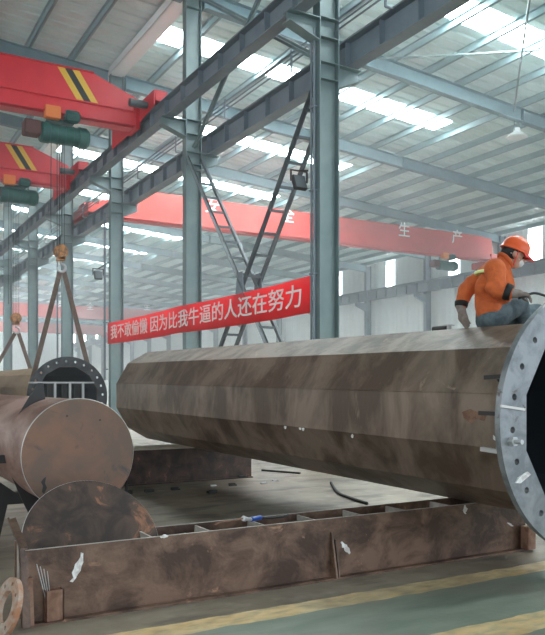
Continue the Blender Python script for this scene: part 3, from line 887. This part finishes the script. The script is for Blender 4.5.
mb.add([v+Vector((rc.x, rc.y, -zmin)) for v in vs], [[v.index for v in f.verts] for f in bm.faces]); bm.free()
part(mb, 'ring', M['ringm'], root, root)

# disc leaning in the trough
dr = .474; base = Vector((1.51, BY0+.03, .02)); lean = math.atan2(.308, BH-.02); up = Vector((0, math.sin(lean), math.cos(lean))); nn = Vector((0, math.cos(lean), -math.sin(lean)))
cc = base+up*dr-nn*.004
root = thing('steel_disc', 'dark rusty round plate leaning in the near end of the box beam', 'steel plate', cc)
pts = [cc+up*(dr*math.sin(2*PI*k/72))+Vector((dr*math.cos(2*PI*k/72), 0, 0)) for k in range(72)]
mb = MB(); mb.prism(pts, -nn*.014); part(mb, 'plate', M['disc'], root, root)
mb = MB(); mb.tube([q_-nn*.007 for q_ in [cc+up*((dr-.001)*math.sin(2*PI*k/72))+Vector(((dr-.001)*math.cos(2*PI*k/72), 0, 0)) for k in range(72)]], .0055, 6, closed=True)
part(mb, 'cut_edge', M['rim'], root, root)

# rear support beam
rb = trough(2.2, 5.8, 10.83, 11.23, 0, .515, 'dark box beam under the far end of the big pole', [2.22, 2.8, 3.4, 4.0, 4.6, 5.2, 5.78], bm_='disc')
mb = MB(); mb.box(2.3, pl(196, 452, 10.9).x, 10.80, 11.5, .519, .531)
single(mb, 'steel_plate', M['concrete'], 'pale dusty plate lying on the rear beam beside the capped pipe', 'steel plate', (3, 11, .519))
# a second, farther support to keep the pole level is hidden; the shaft rests on these two

# ------------------------------------------------------------------ capped pipe
cp = Vector((1.65, 5.98, .943)); cr_ = .447
root = thing('capped_pipe', 'thick rusty round pipe closed by a brown end plate facing the camera', 'steel pipe', (cp.x, cp.y, 0))
mb = MB(); mb.lathe([(cr_-.02, .012), (cr_-.003, .012), (cr_-.003, 7.4), (cr_-.02, 7.4)], cp, 'Y', 72)
smooth_by_angle(part(mb, 'shaft', M['pipe'], root, root))
mb = MB(); mb.lathe([(0, -.006), (cr_-.004, -.006), (cr_, 0), (cr_, .012), (0, .012)], cp, 'Y', 72)
smooth_by_angle(part(mb, 'end_plate', M['cap'], root, root))
mb = MB(); mb.tube([cp+Vector(((cr_+.0)*math.cos(2*PI*k/72), .012, (cr_+.0)*math.sin(2*PI*k/72))) for k in range(72)], .006, 6, closed=True)
part(mb, 'weld_bead', M['rim'], root, root)
for (u, v, s_) in ((67, 416, .008), (100, 420, .008)):
    q = pl(u, v, cp.y-.008); mb = MB(); mb.lathe([(s_, -.001), (s_, .002)], q, 'Y', 12); part(mb, 'drilled_mark', M['dark'], root, root)
q = [pl(u, v, cp.y-.0075) for u, v in ((44, 478), (46, 477), (45, 483), (47, 488), (44, 494), (42, 492), (43, 486), (41, 482))]
mb = MB(); mb.prism(q, (0, .002, 0)); part(mb, 'painted_mark', M['dark'], root, root)
# transverse gusset plates round the pipe
def gus(poly, s, name, label=None):
    mb = MB(); mb.prism([pl(u, v, s) for u, v in poly], (0, .02, 0)); o = part(mb, name, M['dark'], root, root)
SG = 6.72
gus([(9, 430), (30, 396), (38, 383), (43, 383), (46, 404), (26, 424), (13, 434)], SG, 'gusset_plate')
gus([(9, 470), (13, 469), (30, 488), (52, 508), (50, 530), (33, 522), (22, 500)], SG, 'gusset_plate')
mb = MB(); a = pl(14, 458.5, SG); mb.box(a.x-.55, a.x, SG-.02, SG+.02, a.z-.035, a.z+.035)
part(mb, 'gusset_plate', M['dark'], root, root)
# trestles under the capped pipe
for y, l in ((7.3, 'near'), (12.4, 'far')):
    tr = thing('pipe_trestle', 'low dark steel trestle under the %s half of the capped pipe' % l, 'trestle', (cp.x, y, 0))
    mb = MB(); mb.box(cp.x-.42, cp.x+.42, y-.05, y+.05, cp.z-cr_-.10, cp.z-cr_+.003); part(mb, 'crossbar', M['dark'], tr, tr)
    for sg in (-1, 1):
        mb = MB(); mb.bar((cp.x+sg*.34, y, cp.z-cr_-.06), (cp.x+sg*.44, y, .0), .07, .07); part(mb, 'leg', M['dark'], tr, tr)
        mb = MB(); mb.prism([(cp.x+sg*.24, y-.05, cp.z-cr_), (cp.x+sg*.42, y-.05, cp.z-cr_), (cp.x+sg*.42, y-.05, cp.z-cr_+.14)], (0, .1, 0)); part(mb, 'wedge', M['dark'], tr, tr)

# grey frame rack in front of the hanging flange
ra, rb2 = pl(33, 382, 14.0), pl(94, 383, 14.0)
root = thing('steel_rack', 'light steel rack with upright bars standing before the hanging flange', 'rack', ((ra.x+rb2.x)/2, 14, 0))
zt = 1.56
mb = MB(); mb.box(ra.x, rb2.x, 13.98, 14.02, zt-.03, zt); mb.box(ra.x, rb2.x, 14.38, 14.42, zt-.03, zt); mb.box(ra.x, ra.x+.04, 14, 14.4, zt-.03, zt); mb.box(rb2.x-.04, rb2.x, 14, 14.4, zt-.03, zt)
part(mb, 'top_rail', M['grey'], root, root)
for u in (42, 55, 70, 83):
    x = pl(u, 390, 14).x
    mb = MB(); mb.box(x-.02, x+.02, 13.98, 14.02, 0, zt-.03); part(mb, 'upright', M['grey'], root, root)
    mb = MB(); mb.box(x-.05, x+.05, 14.38, 14.42, 0, zt-.03); part(mb, 'upright', M['dark'], root, root)
mb = MB(); mb.box(ra.x, rb2.x, 13.98, 14.02, .3, .34); part(mb, 'lower_rail', M['grey'], root, root)

# ------------------------------------------------------------------ small things on beam and floor
tq = px(246, 520, 5.62); tz = BH+.03
bx = lambda u: pl(u, 515, 5.0).x
root = thing('cutting_torch', 'blue and silver torch nozzle resting on the box beam', 'torch', (bx(255), 5.0, BH))
mb = MB(); mb.tube([(bx(250), 4.98, tz), (bx(262), 5.02, tz)], .018, 10); part(mb, 'handle', M['blue'], root, root)
mb = MB(); mb.tube([(bx(243), 4.96, tz+.01), (bx(250), 4.98, tz)], .012, 8); mb.tube([(bx(243), 4.96, tz+.01), (bx(240), 4.95, tz+.02)], .02, 8); part(mb, 'nozzle', M['grey'], root, root)
mb = MB(); mb.tube(cr([(bx(262), 5.02, tz), (bx(272), 5.03, tz-.012), (bx(284), 5.02, tz-.012), (bx(292), 5.06, tz-.01)]), .009, 8); part(mb, 'hose', M['rubber'], root, root)
mb = MB(); mb.tube(cr([(bx(214), 4.99, BH+.012), (bx(222), 5.0, BH+.03), (bx(232), 4.98, BH+.035), (bx(240), 4.95, tz+.02)]), .007, 8)
single(mb, 'gas_hose', M['rust'], 'thin brownish hose curling along the top of the box beam', 'hose', (bx(225), 5, BH), smooth=True)
def floor_tube(pts, r, label, m='rubber', z=None, name='cable'):
    P_ = [fl(u, v) for u, v in pts]
    for q_ in P_: q_.z = r
    mb = MB(); mb.tube(cr(P_), r, 8); single(mb, name, M[m], label, 'cable', P_[0], smooth=True)
floor_tube([(331, 484), (338, 494), (352, 500), (367, 505)], .02, 'black cable lying on the floor behind the box beam')
a = Vector((3.6, 10.78, 0))
mb = MB(); P_ = [pl(121, 453, 10.98), pl(125, 458, 10.70), pl(126, 475, 10.62), fl(126, 497), fl(121, 503)]
P_[0].z = .53; P_[1].z = .50; P_[3].z = .02; P_[4].z = .02
mb.tube(cr(P_), .018, 8); single(mb, 'cable', M['rubber'], 'black cable hanging over the rear beam beside the capped pipe', 'cable', P_[3], smooth=True)
k = 0
for (u, v, sz, l) in ((127, 494, .07, 'beside the hanging cable'), (213, 493, .06, 'in the middle of the floor behind the beam'), (263, 484, .05, 'nearest the rear beam corner'),
                      (150, 492, .06, 'left of the middle on the floor'), (176, 490, .05, 'between the two beams, left of centre'), (232, 486, .05, 'in the shade of the pole'),
                      (244, 478, .07, 'at the rear beam corner'), (275, 481, .05, 'under the pole right of the rear beam'), (214, 486, .04, 'pale, just behind the middle offcut')):
    q = fl(u, v); mb = MB(); r_ = random.Random(k)
    for j in range(3):
        c = q+Vector((r_.uniform(-.5, .5)*sz, r_.uniform(-.5, .5)*sz, 0)); w_ = sz*r_.uniform(.5, 1.1)
        mb.box(c.x-w_, c.x+w_, c.y-w_*.5, c.y+w_*.5, 0, w_*r_.uniform(.4, .9))
    single(mb, 'steel_offcut', M['grey' if k in (2, 8, 7) else 'dark'], 'small %s steel offcut on the floor %s' % ('grey' if k in (2, 8, 7) else 'dark', l), 'scrap', q, 'scrap pieces on the floor', bevel=.004); k += 1
# flat rails on the floor to the right
for (u0, v0, u1, v1, l) in ((262, 471, 300, 474, 'one near the rear beam corner'),):
    a, b = fl(u0, v0), fl(u1, v1); a.z = b.z = .015
    mb = MB(); mb.bar(a, b, .035, .03); single(mb, 'flat_bar', M['dark'], 'dark flat bar on the floor, %s' % l, 'steel bar', a)

# ------------------------------------------------------------------ lamps and conduits
def floodlight(c, aim, label, back=None):
    root = thing('floodlight', label, 'floodlight', c, 'small floodlights on the braces and columns'); c = Vector(c)
    mb = MB(); mb.prism([(c.x-.13, c.y-.10, c.z-.13), (c.x-.13, c.y-.02, c.z-.16), (c.x-.13, c.y+.09, c.z+.10), (c.x-.13, c.y+.01, c.z+.13)], (.26, 0, 0)); o = part(mb, 'housing', M['dark'], root, root, bevel=.01)
    mb = MB(); mb.prism([(c.x-.11, c.y-.104, c.z-.12), (c.x-.11, c.y+.0, c.z+.12), (c.x-.11, c.y-.004, c.z+.121), (c.x-.11, c.y-.108, c.z-.119)], (.22, 0, 0)); g = part(mb, 'glass', M['flame'], root, root)
    mb = MB(); mb.bar((c.x-.17, c.y, c.z), (c.x-.17, c.y, c.z+.2), .02, .03); mb.bar((c.x+.17, c.y, c.z), (c.x+.17, c.y, c.z+.2), .02, .03); mb.bar((c.x-.18, c.y, c.z+.2), (c.x+.18, c.y, c.z+.2), .03, .02)
    if back is not None: mb.bar((c.x, c.y, c.z+.2), back, .03, .03)
    part(mb, 'yoke', M['dark'], root, root)
    return root
q = pp(299, 182, 7.2); floodlight(q, None, 'small black floodlight clamped to the upper part of the right brace', (PC-.2, q.y+.05, q.z+.25))
q = pp(98, 275, 7.3); floodlight(q, None, 'small dark floodlight on the conduit beside the column at the banner\'s left end', (PC-.21, frame_s(2)+.12, q.z+.3))
def pendant(p, s, zbot, label):
    root = thing('high_bay_lamp', label, 'lamp', (p, s, zbot), 'round pendant lamps under the rafters')
    top = zr(p)-.42
    for a in (-.12, .12):
        mb = MB(); mb.bar((p+a, s, top+.005), (p+a, s, zbot+.2), .02, .02); part(mb, 'hanger', M['steel'], root, root)
    mb = MB(); mb.lathe([(.02, .30), (.10, .28), (.12, .16), (.20, .12), (.34, 0), (.33, -.02), (.28, .0), (.0, .04)], (p, s, zbot), 'Z', 28)
    smooth_by_angle(part(mb, 'shade', M['lamp'], root, root))
pendant(19.1, frame_s(1), 9.58, 'round white pendant lamp hanging from the rafter at upper right')
def conduit(p, s, z0, z1, label):
    mb = MB()
    for a in (0, .09): mb.tube([(p, s+a, z0), (p, s+a, z1)], .022, 8)
    k = z0+.5
    while k < z1: mb.box(p-.03, PC-.2, s-.03, s+.12, k-.015, k+.015) if p < PC else mb.box(p-.03, p+.03, s-.03, s+.12, k-.015, k+.015); k += 1.5
    single(mb, 'cable_conduit', M['steel_d'], label, 'conduit', (p, s, z0))
conduit(7.36, frame_s(0)+.0, .0, 7.9, 'thin twin conduit climbing the left side of the right-hand column')
conduit(7.33, frame_s(2)+.22, .0, 7.0, 'thin twin conduit climbing beside the column at the banner\'s left end')
conduit(7.33, frame_s(3)+.3, .0, 6.5, 'thin twin conduit beside the column behind the large hook')
# cabinets by the columns
for (i, l) in ((2, 'pale switch cabinet on the floor beside the banner\'s left column'),):
    root = thing('switch_cabinet', l, 'cabinet', (PC-.3, frame_s(i), 0))
    x, s = PC-.45, frame_s(i)+.1
    mb = MB(); mb.box(x-.14, x+.14, s-.25, s+.25, .9, 1.65); part(mb, 'body', M['wall'], root, root, bevel=.01)
    mb = MB(); mb.box(x-.10, x+.10, s-.2, s+.2, 0, .9); part(mb, 'stand', M['steel_d'], root, root)
    mb = MB(); mb.box(x-.16, x-.14, s-.22, s+.22, .95, 1.60); part(mb, 'door', M['lamp'], root, root)

# ------------------------------------------------------------------ the worker
D0 = 6.62
def W(u, v, dd=0.): return px(u, v, D0+dd)
root = thing('person', 'worker in orange jacket, grey trousers and orange helmet sitting on the big pole', 'person', W(490, 331))
P_ = lambda mb, n, m, par=root, **k: part(mb, n, m, par, root, **k)
hipN, hipF = W(491, 320, -.09), W(492, 320, .10)
kneeN, kneeF = W(519, 304, .02), W(537, 313, .34)
ankN, ankF = W(527, 327, .10), W(545, 366, .42)
waist = W(490, 304, 0); chest = W(496, 280, 0); neck0 = W(504, 263, 0); neck1 = W(510, 257, 0)
shN, shF = W(495, 269, -.16), W(492, 270, .18)
elN, wrN = W(497, 290, -.22), W(513, 292.5, -.27)
elF, wrF = W(466, 290, .22), W(461, 308, .16)
headc = W(514, 255.5, 0)
HS = .90
mb = MB()
mb.capsule(hipN, hipF, .10, .10); mb.capsule((hipN+hipF)/2, waist, .13, .11); mb.capsule(waist, chest, .11, .125); mb.capsule(chest, neck0, .11, .06); mb.capsule(neck0, neck1, .05, .05)
mb.capsule(shN, shF, .065, .065)
for a, b, c in ((shN, elN, wrN), (shF, elF, wrF)): mb.capsule(a, b, .05, .042); mb.capsule(b, c, .042, .03)
for a, b, c in ((hipN, kneeN, ankN), (hipF, kneeF, ankF)): mb.capsule(a, b, .08, .058); mb.capsule(b, c, .055, .042)
# head facing camera right and slightly down
fw = cw(.93, .12, -.30).normalized() if False else (cw(.93, -.10, 0)-cw(0, 0, 0)+Vector((0, 0, -.42))).normalized()
sd = Vector((0, 0, 1)).cross(fw).normalized(); hu = fw.cross(sd).normalized()
def H(f, s_, u_): return headc+(fw*f+sd*s_+hu*u_)*HS
mb.sphere(H(-.01, 0, .025), .089, 18, 12)
mb.capsule(H(.02, 0, .0), H(.045, 0, -.075), .067, .042)
mb.capsule(H(.088, 0, .01), H(.112, 0, -.022), .011, .016)          # nose
mb.capsule(H(.085, -.02, -.058), H(.085, .02, -.058), .012, .012)   # lips
for sg in (-1, 1):
    mb.sphere(H(-.005, sg*.092, -.005), .027, 10, 8, (1, .6, 1.2))   # ears
    mb.capsule(H(.082, sg*.02, .028), H(.078, sg*.045, .026), .011, .01)
mb.capsule(neck1, H(-.02, 0, -.05), .05, .055)
P_(mb, 'body', M['skin'], remesh=.011)
for sg in (-1, 1):
    mb = MB(); mb.sphere(H(.086, sg*.032, .006), .011, 10, 8); P_(mb, 'eye', M['hair'])
mb = MB(); mb.sphere(H(-.022, 0, .028), .094, 18, 12); mb.capsule(H(-.06, 0, .0), H(-.065, 0, -.055), .07, .055)
P_(mb, 'hair', M['hair'], remesh=.012)
mb = MB(); mb.sphere(H(.078, 0, -.050), .038, 14, 10, (.9, 1, 1)); P_(mb, 'dust_mask', M['mask'], smooth=True)
mb = MB()
for sg in (-1, 1): mb.tube([H(.06, sg*.05, -.03), H(.0, sg*.092, .0), H(-.05, sg*.09, -.01)], .004, 6)
P_(mb, 'mask_strap', M['mask'])
# helmet
mb = MB(); n = 28; prof = [(.002, .152), (.05, .146), (.09, .122), (.116, .085), (.126, .04), (.129, .012), (.134, .008), (.134, -.002), (.124, -.002), (.118, .03)]
vs = []; fs = []
for r_, h_ in prof:
    for j in range(n):
        a = 2*PI*j/n; vs.append(H(-.012+r_*1.10*math.cos(a), r_*.92*math.sin(a), .035+h_))
for i in range(len(prof)-1):
    for j in range(n): fs.append((i*n+j, i*n+(j+1) % n, (i+1)*n+(j+1) % n, (i+1)*n+j))
mb.add(vs, fs)
hel = P_(mb, 'helmet', M['helmet'], smooth=True)
mb = MB(); top = []; bot = []
for k in range(13):
    a = R(-60+10*k); top.append(H(-.012+.140*math.cos(a), .118*math.sin(a), .042)); 
for k in range(13):
    a = R(60-10*k); bot.append(H(-.012+.140*math.cos(a)+.075*math.cos(a*1.5 if abs(a) < 1 else a), .112*math.sin(a), .014))
mb.prism(top+bot, hu*.007); part(mb, 'peak', M['visor'], hel, root)
mb = MB(); mb.tube([H(-.012+.14*math.cos(t)*1.0, 0, .035+.155*math.sin(t)) for t in [R(k) for k in range(20, 161, 14)]], .008, 8); part(mb, 'ridge', M['helmet'], hel, root, smooth=True)
mb = MB()
for sg in (-1, 1): mb.tube([H(.01, sg*.105, .03), H(.02, sg*.085, -.06), H(.03, sg*.02, -.115)], .0045, 6)
part(mb, 'chin_strap', M['visor'], hel, root)
# jacket
mb = MB()
mb.capsule(W(489.5, 311, -.07), W(490, 311, .08), .115, .115); mb.capsule(W(488, 306, 0), W(489, 287, 0), .115, .125); mb.capsule(W(491, 309, 0), W(493, 300, 0), .135, .14)
mb.capsule(W(493, 300, 0), chest, .14, .15); mb.capsule(W(498, 300, -.02), W(501, 285, -.02), .11, .12); mb.capsule(chest+Vector((0, 0, .03)), neck0, .14, .075)
mb.capsule(shN, shF, .092, .092)
mb.capsule(shN, elN, .088, .078); mb.capsule(elN, W(508, 292.5, -.26), .078, .06)
for (u, v, d_, q_) in ((494, 279, -.26, .05), (500, 284, -.27, .045), (492, 288, -.27, .05), (503, 296, -.27, .045), (489, 300, -.10, .06), (491, 308, -.12, .05), (497, 306, -.12, .05), (472, 281, .16, .05), (470, 288, .14, .05), (483, 290, -.10, .06)): mb.capsule(W(u-1.5, v, d_+.05), W(u+2, v-1.5, d_+.05), q_, q_*.7)
mb.capsule(shF, elF, .09, .074); mb.capsule(elF, W(461.5, 304, .17), .074, .056)
mb.capsule(W(489, 316, -.10), W(500, 313, -.09), .07, .06)
jk = P_(mb, 'jacket', M['cloth_o'], remesh=.013)
mb = MB(); q = W(505, 260.5, 0); ax = (neck1-neck0).normalized(); xx = ax.cross(Vector((0, 1, 0))).normalized(); yy = ax.cross(xx)
mb.tube([q+xx*(.068*math.cos(t))+yy*(.075*math.sin(t))+ax*(.01*math.cos(t)) for t in [2*PI*k/20 for k in range(20)]], .019, 8, closed=True)
part(mb, 'collar', M['cloth_o'], jk, root, smooth=True)
for a, b, r_, nm in ((W(505.0, 291.2, -.245), W(511.5, 293.2, -.265), .074, 'cuff'), (W(461.6, 302, .175), W(461, 307, .165), .061, 'cuff')):
    mb = MB(); mb.tube([a, a.lerp(b, .5), b], [r_, r_*.98, r_*.9], 16); part(mb, nm, M['hair'], jk, root, smooth=True)
# reflective tape round the far upper arm / back
for (u0, v0, u1, v1, d1) in ((478, 272, 487, 265.5, -.09),):
    a, b = W(u0, v0, d1), W(u1, v1, d1)
# (a band hugging the back of the shoulder)
c_ = W(487.5, 271.5, -.02)
mb = MB(); mb.tube([chest+Vector((0, 0, .03))+ (W(496, 280)-W(496, 280)) + Vector((0, 0, .035)) + (cw(math.cos(t)*.172, math.sin(t)*.172, 0)-cw(0, 0, 0)) for t in [R(k) for k in range(120, 251, 10)]], .016, 8)
part(mb, 'reflective_band', M['reflect'], jk, root, smooth=True)
mb = MB(); mb.tube([elN.lerp(shN, .62)+Vector((0, 0, .0))+(cw(math.cos(t)*.089, math.sin(t)*.089, .0)-cw(0, 0, 0)) for t in [R(k) for k in range(150, 300, 12)]], .008, 6)
# trousers
mb = MB()
mb.capsule(hipN, hipF, .115, .115); mb.capsule((hipN+hipF)/2, waist, .14, .12)
for a, b, c in ((hipN, kneeN, ankN), (hipF, kneeF, ankF)): mb.capsule(a, b, .115, .088); mb.capsule(b, c, .085, .068)
P_(mb, 'trousers', M['cloth_g'], remesh=.013)
for a, f in ((ankN, 1), (ankF, 1)):
    mb = MB(); t_ = cw(.9, .2, 0)-cw(0, 0, 0)
    mb.capsule(a+Vector((0, 0, .02)), a+Vector((0, 0, -.05)), .055, .05); mb.capsule(a+Vector((0, 0, -.055)), a+t_*.17+Vector((0, 0, -.075)), .05, .042)
    P_(mb, 'boot', M['glove'], remesh=.010)
# gloved hands
def hand(w, d, nrm, curl, thumb_side=1):
    """w wrist, d direction of fingers, nrm back-of-hand normal"""
    d = d.normalized(); nrm = (nrm-d*nrm.dot(d)).normalized(); sx_ = d.cross(nrm).normalized()*thumb_side
    mb = MB(); mb.capsule(w-d*.05, w+d*.03, .045, .038)
    for k in (-1, 0, 1): mb.capsule(w+d*.02+sx_*(.02*k), w+d*.085+sx_*(.026*k), .022, .019)
    for k, (o_, L_) in enumerate(((.032, .072), (.011, .082), (-.011, .076), (-.031, .06))):
        p0 = w+d*.088+sx_*o_; ang = 0; p_ = p0
        for seg in range(3):
            ang += curl*(1+.08*k); dv = d*math.cos(ang)-nrm*math.sin(ang); q_ = p_+dv*(L_*(.45, .32, .23)[seg])
            mb.capsule(p_, q_, .0125-.001*seg, .0115-.001*seg, 8); p_ = q_
    t0 = w+d*.03+sx_*.034; t1 = t0+d*.03+sx_*.028-nrm*.012; t2 = t1+d*.032-nrm*.02+sx_*.002; t3 = t2+d*.024-nrm*.012-sx_*.006
    mb.capsule(t0, t1, .017, .0145, 8); mb.capsule(t1, t2, .0145, .013, 8); mb.capsule(t2, t3, .013, .011, 8)
    return mb
P_(hand(W(515.5, 293.5, -.275), W(528, 294.5, -.29)-W(515, 293, -.275), Vector((0, 0, 1)), .45, -1), 'glove', M['glove'], remesh=.0055)
P_(hand(W(461.5, 310, .155), W(464.5, 320, .13)-W(461.5, 310, .155), cw(-.8, -.5, .0)-cw(0, 0, 0), .16, 1), 'glove', M['glove'], remesh=.0055)
# torch held in the near hand
root2 = thing('welding_torch', 'thin curved dark torch held out in the worker\'s gloved hand', 'torch', W(526, 296, -.29))
mb = MB(); mb.tube(cr([W(520, 296.5, -.29), W(527, 294.8, -.29), W(535, 293.2, -.28), W(544, 295.5, -.27), W(553, 299.5, -.25)]), .011, 8)
part(mb, 'gooseneck', M['dark'], root2, root2, smooth=True)
mb = MB(); mb.tube([W(518, 297.5, -.29), W(528, 294.8, -.29)], .017, 10); part(mb, 'handle', M['rubber'], root2, root2)
# the little tool on the pole next to the resting hand
q = Vector((4.86, 7.35, 1.993)); qq = px(448, 330, 7.05)
t0_ = Vector((4.93, (7.05-.4967*4.93)/.868, c0.z+.762+.012))
root3 = thing('angle_grinder', 'small dark tool lying on the pole behind the worker\'s hand', 'tool', t0_)
# position on the top facet at the picture column wanted
uu = 447
r_ = (uu-272.5)/F; xw = 4.93; dd = xw/(.4967+.868*r_); gp = px(uu, 330, dd); gp.z = 2.0
root3.location = gp
mb = MB(); mb.tube([gp+Vector((-.02, -.02, .03)), gp+Vector((-.02, .16, .03))], .028, 12); part(mb, 'body', M['dark'], root3, root3)
mb = MB(); mb.lathe([(.05, -.004), (.05, .004)], gp+Vector((-.02, -.05, .055)), 'Z', 20); mb.tube([gp+Vector((-.02, -.05, .0)), gp+Vector((-.02, -.05, .055))], .022, 10); part(mb, 'disc_guard', M['grey'], root3, root3)

# ------------------------------------------------------------------ haze
HAZE = .0075
HZ0 = 10.0
if HAZE:
    m = bpy.data.materials.new('welding_haze'); m.use_nodes = True; nt = m.node_tree; nt.nodes.clear()
    o_ = nt.nodes.new('ShaderNodeOutputMaterial'); v_ = nt.nodes.new('ShaderNodeVolumeScatter')
    v_.inputs['Color'].default_value = (.93, .97, 1, 1); v_.inputs['Density'].default_value = HAZE; v_.inputs['Anisotropy'].default_value = .1
    nt.links.new(v_.outputs[0], o_.inputs['Volume'])
    mb = MB()
    vs = [(P_L+.1, HZ0, .01), (P_R-.1, HZ0, .01), (P_R-.1, S_F-.1, .01), (P_L+.1, S_F-.1, .01), (P_L+.1, HZ0, 12.9), (P_R-.1, HZ0, 9.3), (P_R-.1, S_F-.1, 9.3), (P_L+.1, S_F-.1, 12.9)]
    mb.add(vs, [(0, 1, 2, 3), (7, 6, 5, 4), (0, 4, 5, 1), (1, 5, 6, 2), (2, 6, 7, 3), (3, 7, 4, 0)])
    hz = mb.build('haze', m); tag(hz, 'thin bluish haze filling the hall air', 'haze', kind='stuff')

# ------------------------------------------------------------------ light
w = bpy.data.worlds.new('sky'); scene.world = w; w.use_nodes = True
bg = w.node_tree.nodes['Background']; bg.inputs[0].default_value = (.80, .90, 1.0, 1); bg.inputs[1].default_value = .9
scene.view_settings.view_transform = 'Standard'
scene.view_settings.look = 'None'
scene.view_settings.gamma = 1
scene.view_settings.use_curve_mapping = False
scene.view_settings.exposure = 1.7
